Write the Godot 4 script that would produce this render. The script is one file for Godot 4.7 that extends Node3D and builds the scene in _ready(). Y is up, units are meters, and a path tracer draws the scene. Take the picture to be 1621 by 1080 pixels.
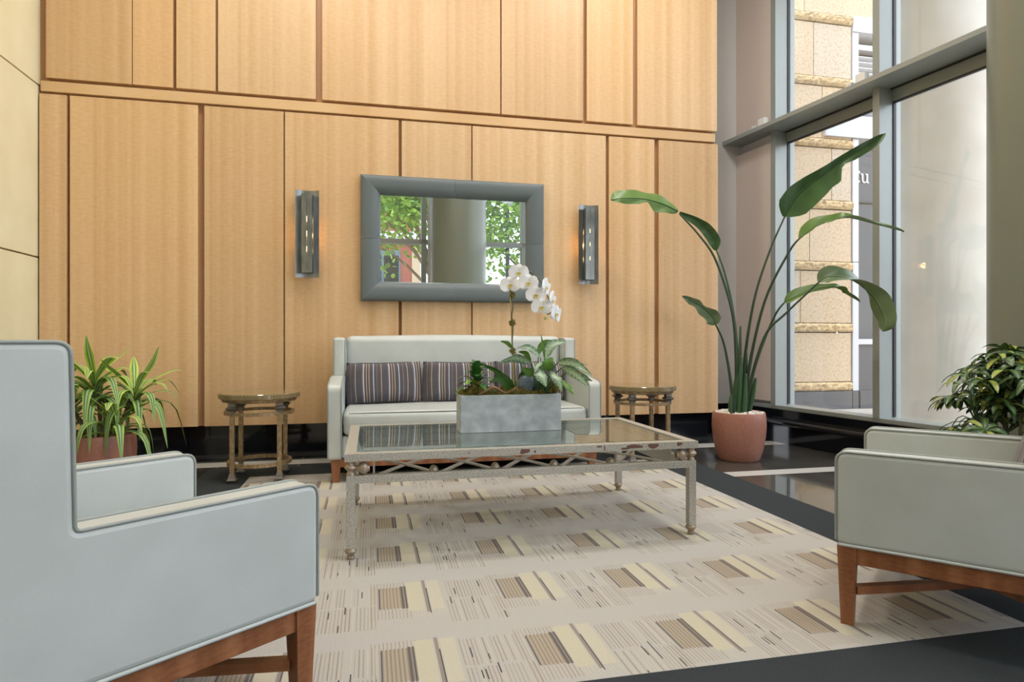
extends Node3D
# A hotel lobby sitting area: back wall of wood panels, glazed wall on the right, seating round a coffee table.
# Axes: x along the back wall, z towards the viewer, y up; metres.

var M := {}
var taken := {}
var rng := RandomNumberGenerator.new()

# ---------------------------------------------------------------- mesh building
class MB:
	var v := PackedVector3Array()
	var n := PackedVector3Array()
	var c := PackedColorArray()
	var u := PackedVector2Array()
	var ix := PackedInt32Array()
	var colour := Color(1, 1, 1)

	func vert(p: Vector3, nn: Vector3, uv := Vector2.ZERO) -> int:
		v.append(p); n.append(nn); c.append(colour); u.append(uv)
		return v.size() - 1

	func face(a: int, b: int, d: int) -> void:      # counter-clockwise from outside
		ix.append(a); ix.append(d); ix.append(b)

	func quad(a: Vector3, b: Vector3, d: Vector3, e: Vector3) -> void:
		var nn := (d - a).cross(e - b).normalized()
		var i := vert(a, nn, Vector2(0, 1)); vert(b, nn, Vector2(1, 1)); vert(d, nn, Vector2(1, 0)); vert(e, nn, Vector2(0, 0))
		face(i, i + 1, i + 2); face(i, i + 2, i + 3)

	func tri(a: Vector3, b: Vector3, d: Vector3) -> void:
		var nn := (b - a).cross(d - a).normalized()
		var i := vert(a, nn); vert(b, nn); vert(d, nn)
		face(i, i + 1, i + 2)

	func hexa(p: Array) -> void:     # p: 4 bottom corners (counter-clockwise from above), 4 top corners
		quad(p[3], p[2], p[1], p[0]); quad(p[4], p[5], p[6], p[7])
		for k in 4:
			var m := (k + 1) % 4
			quad(p[k], p[m], p[m + 4], p[k + 4])

	func box(at: Vector3, s: Vector3) -> void:
		var h := s / 2
		hexa([at + Vector3(-h.x, -h.y, h.z), at + Vector3(h.x, -h.y, h.z), at + Vector3(h.x, -h.y, -h.z), at + Vector3(-h.x, -h.y, -h.z), at + Vector3(-h.x, h.y, h.z), at + Vector3(h.x, h.y, h.z), at + Vector3(h.x, h.y, -h.z), at + Vector3(-h.x, h.y, -h.z)])

	func frustum(p0: Vector3, w0: Vector2, p1: Vector3, w1: Vector2) -> void:   # tapered upright post
		var q := []
		for k in [[p0, w0], [p1, w1]]:
			var p: Vector3 = k[0]
			var w: Vector2 = k[1] / 2
			q += [p + Vector3(-w.x, 0, w.y), p + Vector3(w.x, 0, w.y), p + Vector3(w.x, 0, -w.y), p + Vector3(-w.x, 0, -w.y)]
		hexa(q)

	func bar(a: Vector3, b: Vector3, w: float, h: float, up := Vector3.UP) -> void:  # w across, h along up
		var d := (b - a).normalized()
		var s := d.cross(up).normalized() * w / 2
		var t := s.cross(d).normalized() * h / 2
		hexa([a - s - t, a + s - t, b + s - t, b - s - t, a - s + t, a + s + t, b + s + t, b - s + t])

	func grid(rows: Array, cu := false, cv := false, flip := false, cols: Array = [], uvs: Array = []) -> void:
		var nr := rows.size()
		var nc: int = rows[0].size()
		var base := v.size()
		for i in nr:
			for j in nc:
				if cols: colour = cols[i][j]
				vert(rows[i][j], Vector3.ZERO, uvs[i][j] if uvs else Vector2(j / float(max(1, nc - 1)), i / float(max(1, nr - 1))))
		for i in (nr if cv else nr - 1):
			for j in (nc if cu else nc - 1):
				var i2 := (i + 1) % nr
				var j2 := (j + 1) % nc
				var a := base + i * nc + j
				var b := base + i * nc + j2
				var d := base + i2 * nc + j2
				var e := base + i2 * nc + j
				var nn := (v[d] - v[a]).cross(v[e] - v[b])
				if flip: nn = -nn
				for k in [a, b, d, e]: n[k] += nn
				if flip:
					face(a, d, b); face(a, e, d)
				else:
					face(a, b, d); face(a, d, e)
		for k in range(base, v.size()): n[k] = n[k].normalized() if n[k].length() > 1e-12 else Vector3.UP

	func rbox(at: Vector3, s: Vector3, r: float, seg := 2, bulge := 0.0, mid := 1, turn := Basis()) -> void:   # box with rounded edges, faces may swell
		var h := s / 2
		r = min(r, min(h.x, min(h.y, h.z)) * 0.98)
		for ax in 3:
			for sg in [-1.0, 1.0]:
				var i: int = (ax + 1) % 3
				var j: int = (ax + 2) % 3
				var li := ticks(h[i], r, seg, mid)
				var lj := ticks(h[j], r, seg, mid)
				var base := v.size()
				for a in li:
					for b in lj:
						var p := Vector3.ZERO
						p[ax] = sg * h[ax]; p[i] = a; p[j] = b
						var q := Vector3(clampf(p.x, r - h.x, h.x - r), clampf(p.y, r - h.y, h.y - r), clampf(p.z, r - h.z, h.z - r))
						var nn := (p - q).normalized()
						var pos := q + nn * r
						if bulge != 0.0:
							var fa: float = a / h[i]
							var fb: float = b / h[j]
							var ga := (1 - fa * fa)
							var gb := (1 - fb * fb)
							pos[ax] += sg * bulge * ga * ga * gb * gb
							nn[i] += bulge * 4 * fa * ga / h[i] * gb * gb
							nn[j] += bulge * 4 * fb * gb / h[j] * ga * ga
							nn = nn.normalized()
						vert(at + turn * pos, turn * nn, Vector2(a / h[i] * 0.5 + 0.5, b / h[j] * 0.5 + 0.5))
				var w := lj.size()
				for a in li.size() - 1:
					for b in w - 1:
						var k: int = base + a * w + b
						if sg > 0:
							face(k, k + w, k + w + 1); face(k, k + w + 1, k + 1)
						else:
							face(k, k + w + 1, k + w); face(k, k + 1, k + w + 1)

	func ticks(h: float, r: float, seg: int, mid: int) -> Array:
		var l := []
		for k in seg + 1: l.append(-h + r * (1.0 - tan(PI / 4 * (1.0 - k / float(seg)))))
		for k in range(1, mid): l.append(lerpf(-h + r, h - r, k / float(mid)))
		for k in seg + 1: l.append(h - r * (1.0 - tan(PI / 4 * (k / float(seg)))))
		return l

	func tube(path: Array, rad, seg := 8, squash := 1.0, closed := false) -> void:
		var m := path.size()
		var rows := []
		var t0: Vector3 = (path[1] - path[0]).normalized()
		var s := t0.cross(Vector3.UP if absf(t0.y) < 0.9 else Vector3.RIGHT).normalized()
		for k in m:
			var t: Vector3
			if closed: t = (path[(k + 1) % m] - path[(k + m - 1) % m]).normalized()
			else: t = (path[min(k + 1, m - 1)] - path[max(k - 1, 0)]).normalized()
			s = (s - t * s.dot(t)).normalized()
			var w := t.cross(s)
			var r: float = rad[k] if rad is Array else rad
			var row := PackedVector3Array()
			for a in seg: row.append(path[k] + (s * cos(TAU * a / seg) + w * sin(TAU * a / seg) * squash) * r)
			rows.append(row)
		grid(rows, true, closed)
		if not closed:
			for e in [0, m - 1]:
				for a in seg:
					if e == 0: tri(path[0], rows[0][(a + 1) % seg], rows[0][a])
					else: tri(path[e], rows[e][a], rows[e][(a + 1) % seg])

	func lathe(prof: Array, at: Vector3, seg := 24, turn := Basis(), sharp := false) -> void:   # prof: [radius, height] from the bottom up
		var rows := []
		for p in prof:
			var row := PackedVector3Array()
			for a in seg: row.append(at + turn * Vector3(cos(TAU * a / seg) * p[0], p[1], -sin(TAU * a / seg) * p[0]))
			rows.append(row)
		if sharp:
			for k in rows.size() - 1: grid([rows[k], rows[k + 1]], true)
		else: grid(rows, true)
		for e in [0, rows.size() - 1]:
			var ce := at + turn * Vector3(0, prof[e][1], 0)
			for a in seg:
				if e == 0: tri(ce, rows[0][(a + 1) % seg], rows[0][a])
				else: tri(ce, rows[e][a], rows[e][(a + 1) % seg])

	func slab(poly: PackedVector2Array, xf: Transform3D, d: float, r: float, seg := 3) -> void:   # outline (counter-clockwise in x, y) given the thickness d along z, edges rounded by r
		var m := poly.size()
		var rows := []
		var ins := []
		for k in m:
			var e0 := (poly[k] - poly[(k + m - 1) % m]).normalized()
			var e1 := (poly[(k + 1) % m] - poly[k]).normalized()
			var nn := Vector2(-e0.y - e1.y, e0.x + e1.x)
			ins.append(nn.normalized() / maxf(0.35, nn.length() / 2))
		var lay := []
		for k in seg + 1: lay.append([r * (1 - sin(PI / 2 * k / seg)), -d / 2 + r * (1 - cos(PI / 2 * k / seg))])
		for k in seg + 1: lay.append([r * (1 - cos(PI / 2 * k / seg)), d / 2 - r + r * sin(PI / 2 * k / seg)])
		for l in lay:
			var row := PackedVector3Array()
			for k in m:
				var q: Vector2 = poly[k] + ins[k] * l[0]
				row.append(xf * Vector3(q.x, q.y, l[1]))
			rows.append(row)
		grid(rows, true)
		var cap := PackedVector2Array()
		for k in m: cap.append(poly[k] + ins[k] * r)
		var tr := Geometry2D.triangulate_polygon(cap)
		for e in [0, rows.size() - 1]:
			var nn: Vector3 = (xf.basis * Vector3(0, 0, -1 if e == 0 else 1)).normalized()
			var base := v.size()
			for k in m: vert(rows[e][k], nn)
			for k in range(0, tr.size(), 3):
				var a := tr[k]
				var b := tr[k + 1]
				var g := tr[k + 2]
				var ccw := (cap[b] - cap[a]).cross(cap[g] - cap[a]) > 0
				if ccw == (e != 0): face(base + a, base + b, base + g)
				else: face(base + a, base + g, base + b)

	func mesh() -> ArrayMesh:
		var arr := []
		arr.resize(Mesh.ARRAY_MAX)
		arr[Mesh.ARRAY_VERTEX] = v; arr[Mesh.ARRAY_NORMAL] = n; arr[Mesh.ARRAY_COLOR] = c; arr[Mesh.ARRAY_TEX_UV] = u; arr[Mesh.ARRAY_INDEX] = ix
		var am := ArrayMesh.new()
		am.add_surface_from_arrays(Mesh.PRIMITIVE_TRIANGLES, arr)
		return am

func spline(p: Array, steps: int) -> Array:      # Catmull-Rom through the points
	var o := []
	var m := p.size()
	for k in steps:
		var t := k / float(steps - 1) * (m - 1)
		var i: int = min(int(t), m - 2)
		var f := t - i
		o.append(p[i].cubic_interpolate(p[i + 1], p[max(i - 1, 0)], p[min(i + 2, m - 1)], f))
	return o

func along(l: Array, t: float) -> float:
	var x := t * (l.size() - 1)
	var i: int = min(int(x), l.size() - 2)
	return lerpf(l[i], l[i + 1], x - i)

func leaf(mb: MB, pts: Array, wl: Array, wr: Array, side: Vector3, fold: float, tint: Callable, steps := 14, half := 3, wave := 0.0) -> void:
	var p := spline(pts, steps)
	var rows := []
	var cols := []
	for i in steps:
		var t: Vector3 = (p[min(i + 1, steps - 1)] - p[max(i - 1, 0)]).normalized()
		var s := (side - t * side.dot(t)).normalized()
		var w := s.cross(t)
		var row := PackedVector3Array()
		var col := []
		var f := i / float(steps - 1)
		for j in range(-half, half + 1):
			var x := j / float(half)
			var wid := along(wl if j < 0 else wr, f) * absf(x)
			var lift := wid * sin(fold) + wave * absf(x) * sin(f * 19.0 + x * 2.0)
			row.append(p[i] + s * wid * cos(fold) * signf(x) + w * lift)
			col.append((tint.call(f, x) as Color).srgb_to_linear())
		rows.append(row); cols.append(col)
	mb.grid(rows, false, false, false, cols)
	mb.colour = Color(1, 1, 1)

# ---------------------------------------------------------------- nodes
func numbered(called: String) -> String:
	if not taken.has(called):
		taken[called] = 0
		return called
	taken[called] += 1
	return "%s_%03d" % [called, taken[called]]

func obj(called: String, mesh: Mesh, m: Material, parent: Node = null, at := Vector3.ZERO) -> MeshInstance3D:
	var o := MeshInstance3D.new()
	o.mesh = mesh
	o.material_override = m
	o.position = at
	if parent == null:
		o.name = numbered(called)
		add_child(o)
	else:
		o.name = called
		parent.add_child(o, true)
	return o

func tag(o: Node, label: String, category := "", group := "", kind := "") -> Node:
	if label: o.set_meta("label", label)
	if category: o.set_meta("category", category)
	if group: o.set_meta("group", group)
	if kind: o.set_meta("kind", kind)
	return o

func thing(called: String, label: String, category: String, at := Vector3.ZERO, turn := 0.0, group := "") -> Node3D:
	var o := Node3D.new()
	o.name = numbered(called)
	add_child(o)
	o.position = at
	o.rotation.y = turn
	tag(o, label, category, group)
	return o

func structure(called: String, label: String) -> Node3D:
	var o := Node3D.new()
	o.name = called
	add_child(o)
	tag(o, label, "", "", "structure")
	return o

func boxm(s: Vector3, r := 0.0, seg := 1) -> ArrayMesh:
	var b := MB.new()
	if r > 0: b.rbox(Vector3.ZERO, s, r, seg)
	else: b.box(Vector3.ZERO, s)
	return b.mesh()

func span(called: String, a: Vector3, b: Vector3, m: Material, parent: Node, r := 0.0) -> MeshInstance3D:   # axis-aligned box from corner to corner
	return obj(called, boxm((b - a).abs(), r), m, parent, (a + b) / 2)

# ---------------------------------------------------------------- materials
func mat(called: String, col: Color, rough := 0.5, metal := 0.0) -> StandardMaterial3D:
	var m := StandardMaterial3D.new()
	m.resource_name = called
	m.albedo_color = col
	m.roughness = rough
	m.metallic = metal
	M[called] = m
	return m

func noise(freq: float, sd: int, oct := 4, type := FastNoiseLite.TYPE_SIMPLEX_SMOOTH) -> FastNoiseLite:
	var f := FastNoiseLite.new()
	f.noise_type = type
	f.frequency = freq
	f.seed = sd
	f.fractal_octaves = oct
	return f

func ntex(freq: float, sd: int, stops: Array, size := 512, oct := 4, type := FastNoiseLite.TYPE_SIMPLEX_SMOOTH) -> NoiseTexture2D:
	var t := NoiseTexture2D.new()
	t.width = size; t.height = size
	t.seamless = true
	t.noise = noise(freq, sd, oct, type)
	var g := Gradient.new()
	var offs := PackedFloat32Array()
	var cs := PackedColorArray()
	for s in stops:
		offs.append(s[0]); cs.append(s[1])
	g.offsets = offs; g.colors = cs
	t.color_ramp = g
	return t

func tri_map(m: StandardMaterial3D, scale: Vector3, world := true) -> void:
	m.uv1_triplanar = true
	m.uv1_world_triplanar = world
	m.uv1_scale = scale
	m.uv1_triplanar_sharpness = 8.0

func grainy(m: StandardMaterial3D, freq: float, sd: int, cm: float) -> void:      # fine relief
	m.heightmap_enabled = true
	m.heightmap_texture = ntex(freq, sd, [[0.0, Color.BLACK], [1.0, Color.WHITE]], 256, 3)
	m.heightmap_scale = cm

func wood_image(w: int, h: int, sd: int, a: Color, b: Color, ribbon: float, flick: float) -> ImageTexture:   # upright grain: broad ribbons, fine lines and short cross figure
	var im := Image.create(w, h, false, Image.FORMAT_RGB8)
	var broad := noise(0.02, sd, 2)
	var fine := noise(0.22, sd + 1, 3)
	var fig := noise(0.05, sd + 2, 3)
	for x in w:
		for y in h:
			var k := broad.get_noise_2d(x, y * 0.007) * ribbon + fine.get_noise_2d(x, y * 0.10) * 0.13 + fig.get_noise_2d(x * 0.6, y * 3.2) * flick
			im.set_pixel(x, y, a.lerp(b, clampf(0.5 + k, 0, 1)))
	return ImageTexture.create_from_image(im)

func carpet_image() -> ImageTexture:      # woven tile pattern, 0.92 x 1.0 m, two by two repeats
	var w := 1380
	var h := 1500
	var im := Image.create(w, h, false, Image.FORMAT_RGB8)
	var ground := Color8(196, 191, 183)
	im.fill(ground)
	var r := RandomNumberGenerator.new()
	r.seed = 77
	var px := 1500.0
	var put := func(x: float, z: float, dx: float, dz: float, full: Color) -> void:
		var col := ground.lerp(full, 0.85 if full.v < 0.42 else 0.62 if full.v < 0.75 else 0.42)
		for ox in [0, -w, w]:
			for oz in [0, -h, h]:
				var rc := Rect2i(int(x * px) + ox, int(z * px) + oz, max(2, int(dx * px)), int(dz * px)).intersection(Rect2i(0, 0, w, h))
				if rc.size.x > 0 and rc.size.y > 0: im.fill_rect(rc, col)
	for ci in 2:
		for ri in 2:
			var x0 := ci * 0.46
			var z0 := ri * 0.5
			# striped field right of the block, shifted in depth
			for part in 2:
				for k in 17:
					var x := x0 + 0.345 + k * 0.0125
					var tone := ground.lerp([Color8(150, 128, 98), Color8(168, 150, 122), Color8(222, 212, 178), Color8(140, 122, 100)][r.randi() % 4], r.randf_range(0.35, 0.95))
					var zz := z0 + (0.03 if part == 0 else 0.215) + r.randf_range(-0.004, 0.004)
					put.call(x, zz, 0.0042, 0.17 if part == 0 else 0.185, tone)
			for k in 4: put.call(x0 + 0.36 + r.randi() % 15 * 0.0125, z0 + 0.05 + r.randf() * 0.3, 0.004, r.randf_range(0.03, 0.07), Color8(74, 72, 76))
			put.call(x0 + 0.44, z0 + 0.20, 0.0045, 0.06, Color8(50, 52, 64))
			# fringe of the block
			for k in 22:
				var x := x0 + 0.07 + k * 0.0125
				put.call(x, z0 + 0.0 + r.randf_range(0, 0.008), 0.0045, 0.33, ground.lerp(Color8(160, 138, 108), r.randf_range(0.4, 0.9)) if k < 12 else ground.lerp(Color8(225, 214, 172), r.randf_range(0.3, 0.9)))
			# dark loops
			put.call(x0 + 0.103, z0 + 0.055, 0.102, 0.19, Color8(176, 158, 130))
			for k in 9: put.call(x0 + 0.103 + k * 0.0125, z0 + 0.05, 0.005, 0.20, Color8(148, 124, 96).lerp(Color8(122, 108, 92), r.randf()))
			put.call(x0 + 0.100, z0 + 0.055, 0.005, 0.19, Color8(92, 92, 100))
			put.call(x0 + 0.183, z0 + 0.045, 0.009, 0.21, Color8(104, 98, 96))
			put.call(x0 + 0.196, z0 + 0.045, 0.006, 0.21, Color8(92, 88, 92))
			# pale yellow bands and the dark line between them
			put.call(x0 + 0.205, z0 + 0.01, 0.058, 0.27, Color8(226, 213, 168))
			put.call(x0 + 0.268, z0 + 0.0, 0.012, 0.30, Color8(138, 124, 108))
			put.call(x0 + 0.279, z0 + 0.08, 0.004, 0.23, Color8(74, 72, 80))
			put.call(x0 + 0.287, z0 + 0.01, 0.045, 0.27, Color8(226, 215, 176))
	var tuft := noise(0.55, 5, 2)
	for x in w:
		for y in h:
			var c := im.get_pixel(x, y)
			var k := tuft.get_noise_2d(x, y * 0.8) * 0.15
			if c.r > 0.80 and c.b < 0.69 and int(y / 4.0 + (x / 9) % 2 * 2) % 5 == 0 and x % 9 < 4: k -= 0.13
			im.set_pixel(x, y, Color(c.r * (1 + k), c.g * (1 + k), c.b * (1 + k)))
	return ImageTexture.create_from_image(im)

func stripe_image() -> ImageTexture:      # woven stripes of the cushions
	var im := Image.create(512, 64, false, Image.FORMAT_RGB8)
	im.fill(Color8(78, 76, 84))
	var tan_ := Color8(196, 166, 124)
	var pale := Color8(196, 200, 206)
	var rust := Color8(150, 116, 96)
	for s in [[24, rust, 3], [54, tan_, 4], [108, pale, 6], [102, rust, 3], [128, tan_, 4], [146, tan_, 4], [176, pale, 5], [200, rust, 3], [230, tan_, 4], [284, pale, 6], [278, rust, 3], [304, tan_, 4], [322, tan_, 4], [352, pale, 5], [382, rust, 4], [412, tan_, 4], [462, pale, 6], [456, rust, 3], [480, tan_, 4], [498, tan_, 4]]:
		im.fill_rect(Rect2i(s[0], 0, s[2], 64), s[1])
	var tf := noise(0.6, 3, 2)
	for x in 512:
		for y in 64:
			var c := im.get_pixel(x, y)
			var k := 1 + tf.get_noise_2d(x, y) * 0.12
			im.set_pixel(x, y, Color(c.r * k, c.g * k, c.b * k))
	return ImageTexture.create_from_image(im)

func make_materials() -> void:
	var m: StandardMaterial3D
	var wt := wood_image(560, 1500, 11, Color8(204, 167, 121), Color8(230, 202, 163), 0.45, 0.2)
	for k in 5:
		m = mat("maple_panel_%d" % k, [Color8(255, 250, 246), Color8(248, 240, 232), Color8(255, 246, 236), Color8(250, 246, 244), Color8(244, 236, 228)][k], 0.42)
		m.albedo_texture = wt
		tri_map(m, Vector3(0.8, 0.185, 0.8))
		m.uv1_offset = Vector3(0.17 * k + 0.3, 0.0, 0.0)
	m = mat("maple_rail", Color8(252, 244, 234), 0.42)
	m.albedo_texture = wt
	tri_map(m, Vector3(0.08, 6.0, 0.9))
	m = mat("groove_wood", Color8(176, 134, 96), 0.55)
	m = mat("cream_panel", Color8(236, 229, 197), 0.6)
	m.albedo_texture = ntex(0.006, 4, [[0.0, Color8(244, 240, 230)], [1.0, Color8(255, 255, 252)]], 512, 5)
	tri_map(m, Vector3(0.5, 0.5, 0.5))
	mat("brass_joint", Color8(150, 116, 60), 0.5, 0.2)
	m = mat("leather", Color8(200, 205, 202), 0.36)
	m.albedo_texture = ntex(0.008, 21, [[0.0, Color8(242, 242, 240)], [1.0, Color8(255, 255, 255)]], 256, 4)
	m.metallic_specular = 0.45
	tri_map(m, Vector3(1.6, 1.6, 1.6), false)
	grainy(m, 0.3, 8, 0.012)
	m = mat("leather_piping", Color8(150, 155, 150), 0.45)
	m = mat("slate_leather", Color8(98, 107, 109), 0.42)
	tri_map(m, Vector3(2.2, 2.2, 2.2), false)
	grainy(m, 0.3, 9, 0.012)
	mat("slate_seam", Color8(126, 138, 142), 0.5)
	m = mat("walnut", Color8(255, 255, 255), 0.34)
	m.albedo_texture = wood_image(256, 384, 31, Color8(128, 78, 48), Color8(174, 118, 80), 0.5, 0.3)
	tri_map(m, Vector3(3.0, 1.4, 3.0), false)
	m = mat("scuffed_wood", Color8(214, 176, 140), 0.6)
	m = mat("black_granite", Color8(255, 255, 255), 0.07)
	m.albedo_texture = ntex(0.35, 41, [[0.0, Color8(12, 13, 16)], [0.62, Color8(18, 20, 25)], [0.8, Color8(38, 42, 52)], [1.0, Color8(66, 72, 84)]], 512, 3)
	tri_map(m, Vector3(2.4, 2.4, 2.4))
	m = mat("floor_granite", Color8(255, 255, 255), 0.06)
	m.albedo_texture = ntex(0.3, 43, [[0.0, Color8(30, 30, 30)], [0.4, Color8(52, 51, 48)], [0.6, Color8(80, 77, 71)], [0.85, Color8(122, 118, 110)], [1.0, Color8(146, 142, 134)]], 512, 3)
	tri_map(m, Vector3(1.6, 1.6, 1.6))
	m = mat("white_granite", Color8(255, 255, 255), 0.1)
	m.albedo_texture = ntex(0.25, 44, [[0.0, Color8(150, 146, 138)], [0.4, Color8(206, 203, 195)], [1.0, Color8(230, 228, 222)]], 512, 3)
	tri_map(m, Vector3(1.6, 1.6, 1.6))
	mat("grout", Color8(176, 174, 168), 0.6)
	m = mat("carpet_field", Color8(233, 234, 236), 0.95)
	m.albedo_texture = carpet_image()
	m.metallic_specular = 0.15
	tri_map(m, Vector3(1 / 0.92, 1.0, 1.0))
	m.uv1_offset = Vector3(0.074, 0, 1.055)
	grainy(m, 0.5, 15, 0.16)
	m = mat("carpet_border", Color8(255, 255, 255), 0.95)
	m.albedo_texture = ntex(0.45, 52, [[0.0, Color8(40, 43, 46)], [0.5, Color8(58, 62, 64)], [1.0, Color8(84, 88, 90)]], 512, 3)
	m.metallic_specular = 0.15
	tri_map(m, Vector3(1.7, 1.7, 1.7))
	grainy(m, 0.5, 16, 0.16)
	m = mat("frame_paint", Color8(148, 154, 150), 0.34, 0.15)
	mat("gasket", Color8(30, 32, 36), 0.5)
	m = mat("pane", Color(0.93, 0.97, 0.96, 0.05), 0.0)
	m.transparency = BaseMaterial3D.TRANSPARENCY_ALPHA
	m = mat("table_glass", Color(0.28, 0.40, 0.37, 0.30), 0.0)
	m.transparency = BaseMaterial3D.TRANSPARENCY_ALPHA
	m.metallic_specular = 0.7
	mat("dark_edge_strip", Color8(52, 82, 76), 0.1)
	mat("spandrel", Color8(200, 187, 178), 0.5)
	mat("grey_wall", Color8(208, 207, 207), 0.7)
	m = mat("pillar_paint", Color8(120, 125, 112), 0.3)
	m = mat("pillar_stone", Color8(192, 186, 174), 0.7)
	m.albedo_texture = ntex(0.004, 61, [[0.0, Color8(226, 224, 220)], [1.0, Color8(255, 255, 255)]], 512, 5)
	tri_map(m, Vector3(0.4, 0.4, 0.4))
	m = mat("table_metal", Color8(250, 248, 244), 0.44, 0.5)
	m.albedo_texture = ntex(0.09, 71, [[0.0, Color8(146, 142, 134)], [0.35, Color8(182, 180, 173)], [0.6, Color8(198, 197, 190)], [1.0, Color8(216, 215, 208)]], 512, 4)
	tri_map(m, Vector3(2.2, 2.2, 2.2))
	grainy(m, 0.1, 72, 0.05)
	mat("bare_spot", Color8(112, 80, 70), 0.6, 0.2)
	m = mat("finial_metal", Color8(192, 182, 168), 0.38, 0.5)
	m.albedo_texture = ntex(0.06, 73, [[0.0, Color8(190, 170, 150)], [1.0, Color8(255, 255, 255)]], 256, 4)
	tri_map(m, Vector3(6, 6, 6))
	m = mat("bronze", Color8(255, 255, 255), 0.42, 0.45)
	m.albedo_texture = ntex(0.03, 75, [[0.0, Color8(128, 106, 78)], [0.5, Color8(164, 138, 104)], [1.0, Color8(192, 168, 130)]], 256, 5)
	tri_map(m, Vector3(3, 3, 3), false)
	m = mat("dark_bronze", Color8(128, 122, 114), 0.42, 0.45)
	m = mat("brown_granite", Color8(255, 255, 255), 0.08)
	m.albedo_texture = ntex(0.2, 77, [[0.0, Color8(30, 26, 22)], [0.38, Color8(70, 60, 46)], [0.52, Color8(140, 120, 82)], [0.7, Color8(186, 164, 118)], [1.0, Color8(212, 196, 156)]], 512, 4)
	tri_map(m, Vector3(1.6, 1.6, 1.6), false)
	m = mat("rough_granite", Color8(255, 255, 255), 0.5)
	m.albedo_texture = M.brown_granite.albedo_texture
	tri_map(m, Vector3(3, 3, 3), false)
	m = mat("sconce_metal", Color8(150, 153, 152), 0.3, 0.75)
	m.albedo_texture = ntex(0.02, 81, [[0.0, Color8(210, 210, 210)], [1.0, Color8(255, 255, 255)]], 256, 4)
	tri_map(m, Vector3(4, 1, 4), false)
	m = mat("lamp_bulb", Color8(255, 226, 176), 0.4)
	m.emission_enabled = true
	m.emission = Color8(255, 214, 150)
	m.emission_energy_multiplier = 5.0
	m = mat("unseen_rear_bulb", Color8(255, 226, 176), 0.4)
	m.emission_enabled = true
	m.emission = Color8(255, 206, 140)
	m.emission_energy_multiplier = 1.2
	m = mat("mirror", Color(0.93, 0.95, 0.95), 0.0, 1.0)
	m = mat("terracotta", Color8(172, 119, 101), 0.36)
	m.albedo_texture = ntex(0.05, 83, [[0.0, Color8(232, 226, 222)], [1.0, Color8(255, 255, 255)]], 256, 4)
	tri_map(m, Vector3(2, 2, 2), false)
	mat("soil", Color8(84, 66, 48), 0.95)
	m = mat("white_pebble", Color8(224, 216, 204), 0.7)
	for q in [["leaf_gloss", 0.34], ["leaf_soft", 0.5]]:
		m = mat(q[0], Color8(255, 255, 255), q[1])
		m.vertex_color_use_as_albedo = true
		m.backlight_enabled = true
		m.backlight = Color(0.28, 0.34, 0.12)
		m.cull_mode = BaseMaterial3D.CULL_DISABLED
	m = mat("petal", Color8(255, 255, 255), 0.55)
	m.vertex_color_use_as_albedo = true
	m.backlight_enabled = true
	m.backlight = Color(0.4, 0.4, 0.4)
	m.cull_mode = BaseMaterial3D.CULL_DISABLED
	m = mat("stem", Color8(46, 66, 44), 0.45)
	m = mat("petiole", Color8(52, 84, 50), 0.4)
	mat("flower_stem", Color8(92, 96, 54), 0.5)
	mat("stake", Color8(206, 182, 138), 0.7)
	mat("cane", Color8(120, 116, 84), 0.8)
	m = mat("moss", Color8(255, 255, 255), 0.95)
	m.albedo_texture = ntex(0.15, 91, [[0.0, Color8(92, 82, 36)], [0.5, Color8(150, 138, 72)], [1.0, Color8(204, 190, 112)]], 256, 4)
	tri_map(m, Vector3(8, 8, 8))
	m = mat("zinc", Color8(255, 255, 255), 0.5, 0.15)
	m.albedo_texture = ntex(0.008, 93, [[0.0, Color8(156, 165, 170)], [0.5, Color8(178, 186, 190)], [1.0, Color8(200, 207, 210)]], 512, 6)
	tri_map(m, Vector3(2.4, 2.4, 2.4))
	m = mat("blue_stone", Color8(255, 255, 255), 0.6)
	m.albedo_texture = ntex(0.06, 95, [[0.0, Color8(62, 76, 88)], [0.6, Color8(92, 108, 120)], [1.0, Color8(160, 172, 180)]], 256, 5)
	tri_map(m, Vector3(6, 6, 6))
	m = mat("driftwood", Color8(146, 112, 80), 0.8)
	m = mat("striped_cloth", Color8(255, 255, 255), 0.85)
	m.albedo_texture = stripe_image()
	m.rim_enabled = true
	m.rim = 0.2
	m = mat("cushion_piping", Color8(70, 66, 72), 0.8)
	for k in 4:
		m = mat("sandstone_%d" % k, [Color8(206, 186, 158), Color8(200, 186, 166), Color8(210, 190, 158), Color8(202, 182, 154)][k], 0.9)
		m.albedo_texture = ntex(0.05, 101 + k, [[0.0, Color8(196, 172, 146)], [0.22, Color8(232, 222, 212)], [0.5, Color8(246, 242, 236)], [1.0, Color8(255, 255, 255)]], 512, 5)
		tri_map(m, Vector3(0.8, 0.8, 0.8))
	m = mat("rough_sandstone", Color8(220, 200, 164), 0.95)
	m.albedo_texture = ntex(0.04, 107, [[0.0, Color8(222, 204, 176)], [1.0, Color8(255, 252, 246)]], 256, 5)
	tri_map(m, Vector3(1.5, 1.5, 1.5))
	mat("mortar", Color8(126, 112, 96), 0.95)
	mat("white_stone", Color8(200, 201, 204), 0.8)
	m = mat("grey_granite", Color8(255, 255, 255), 0.35)
	m.albedo_texture = ntex(0.25, 109, [[0.0, Color8(44, 46, 50)], [0.5, Color8(78, 78, 80)], [1.0, Color8(120, 118, 114)]], 512, 4)
	tri_map(m, Vector3(0.9, 0.9, 0.9))
	m = mat("paving", Color8(196, 188, 176), 0.85)
	m.albedo_texture = ntex(0.02, 111, [[0.0, Color8(214, 208, 202)], [1.0, Color8(255, 255, 255)]], 256, 5)
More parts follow.
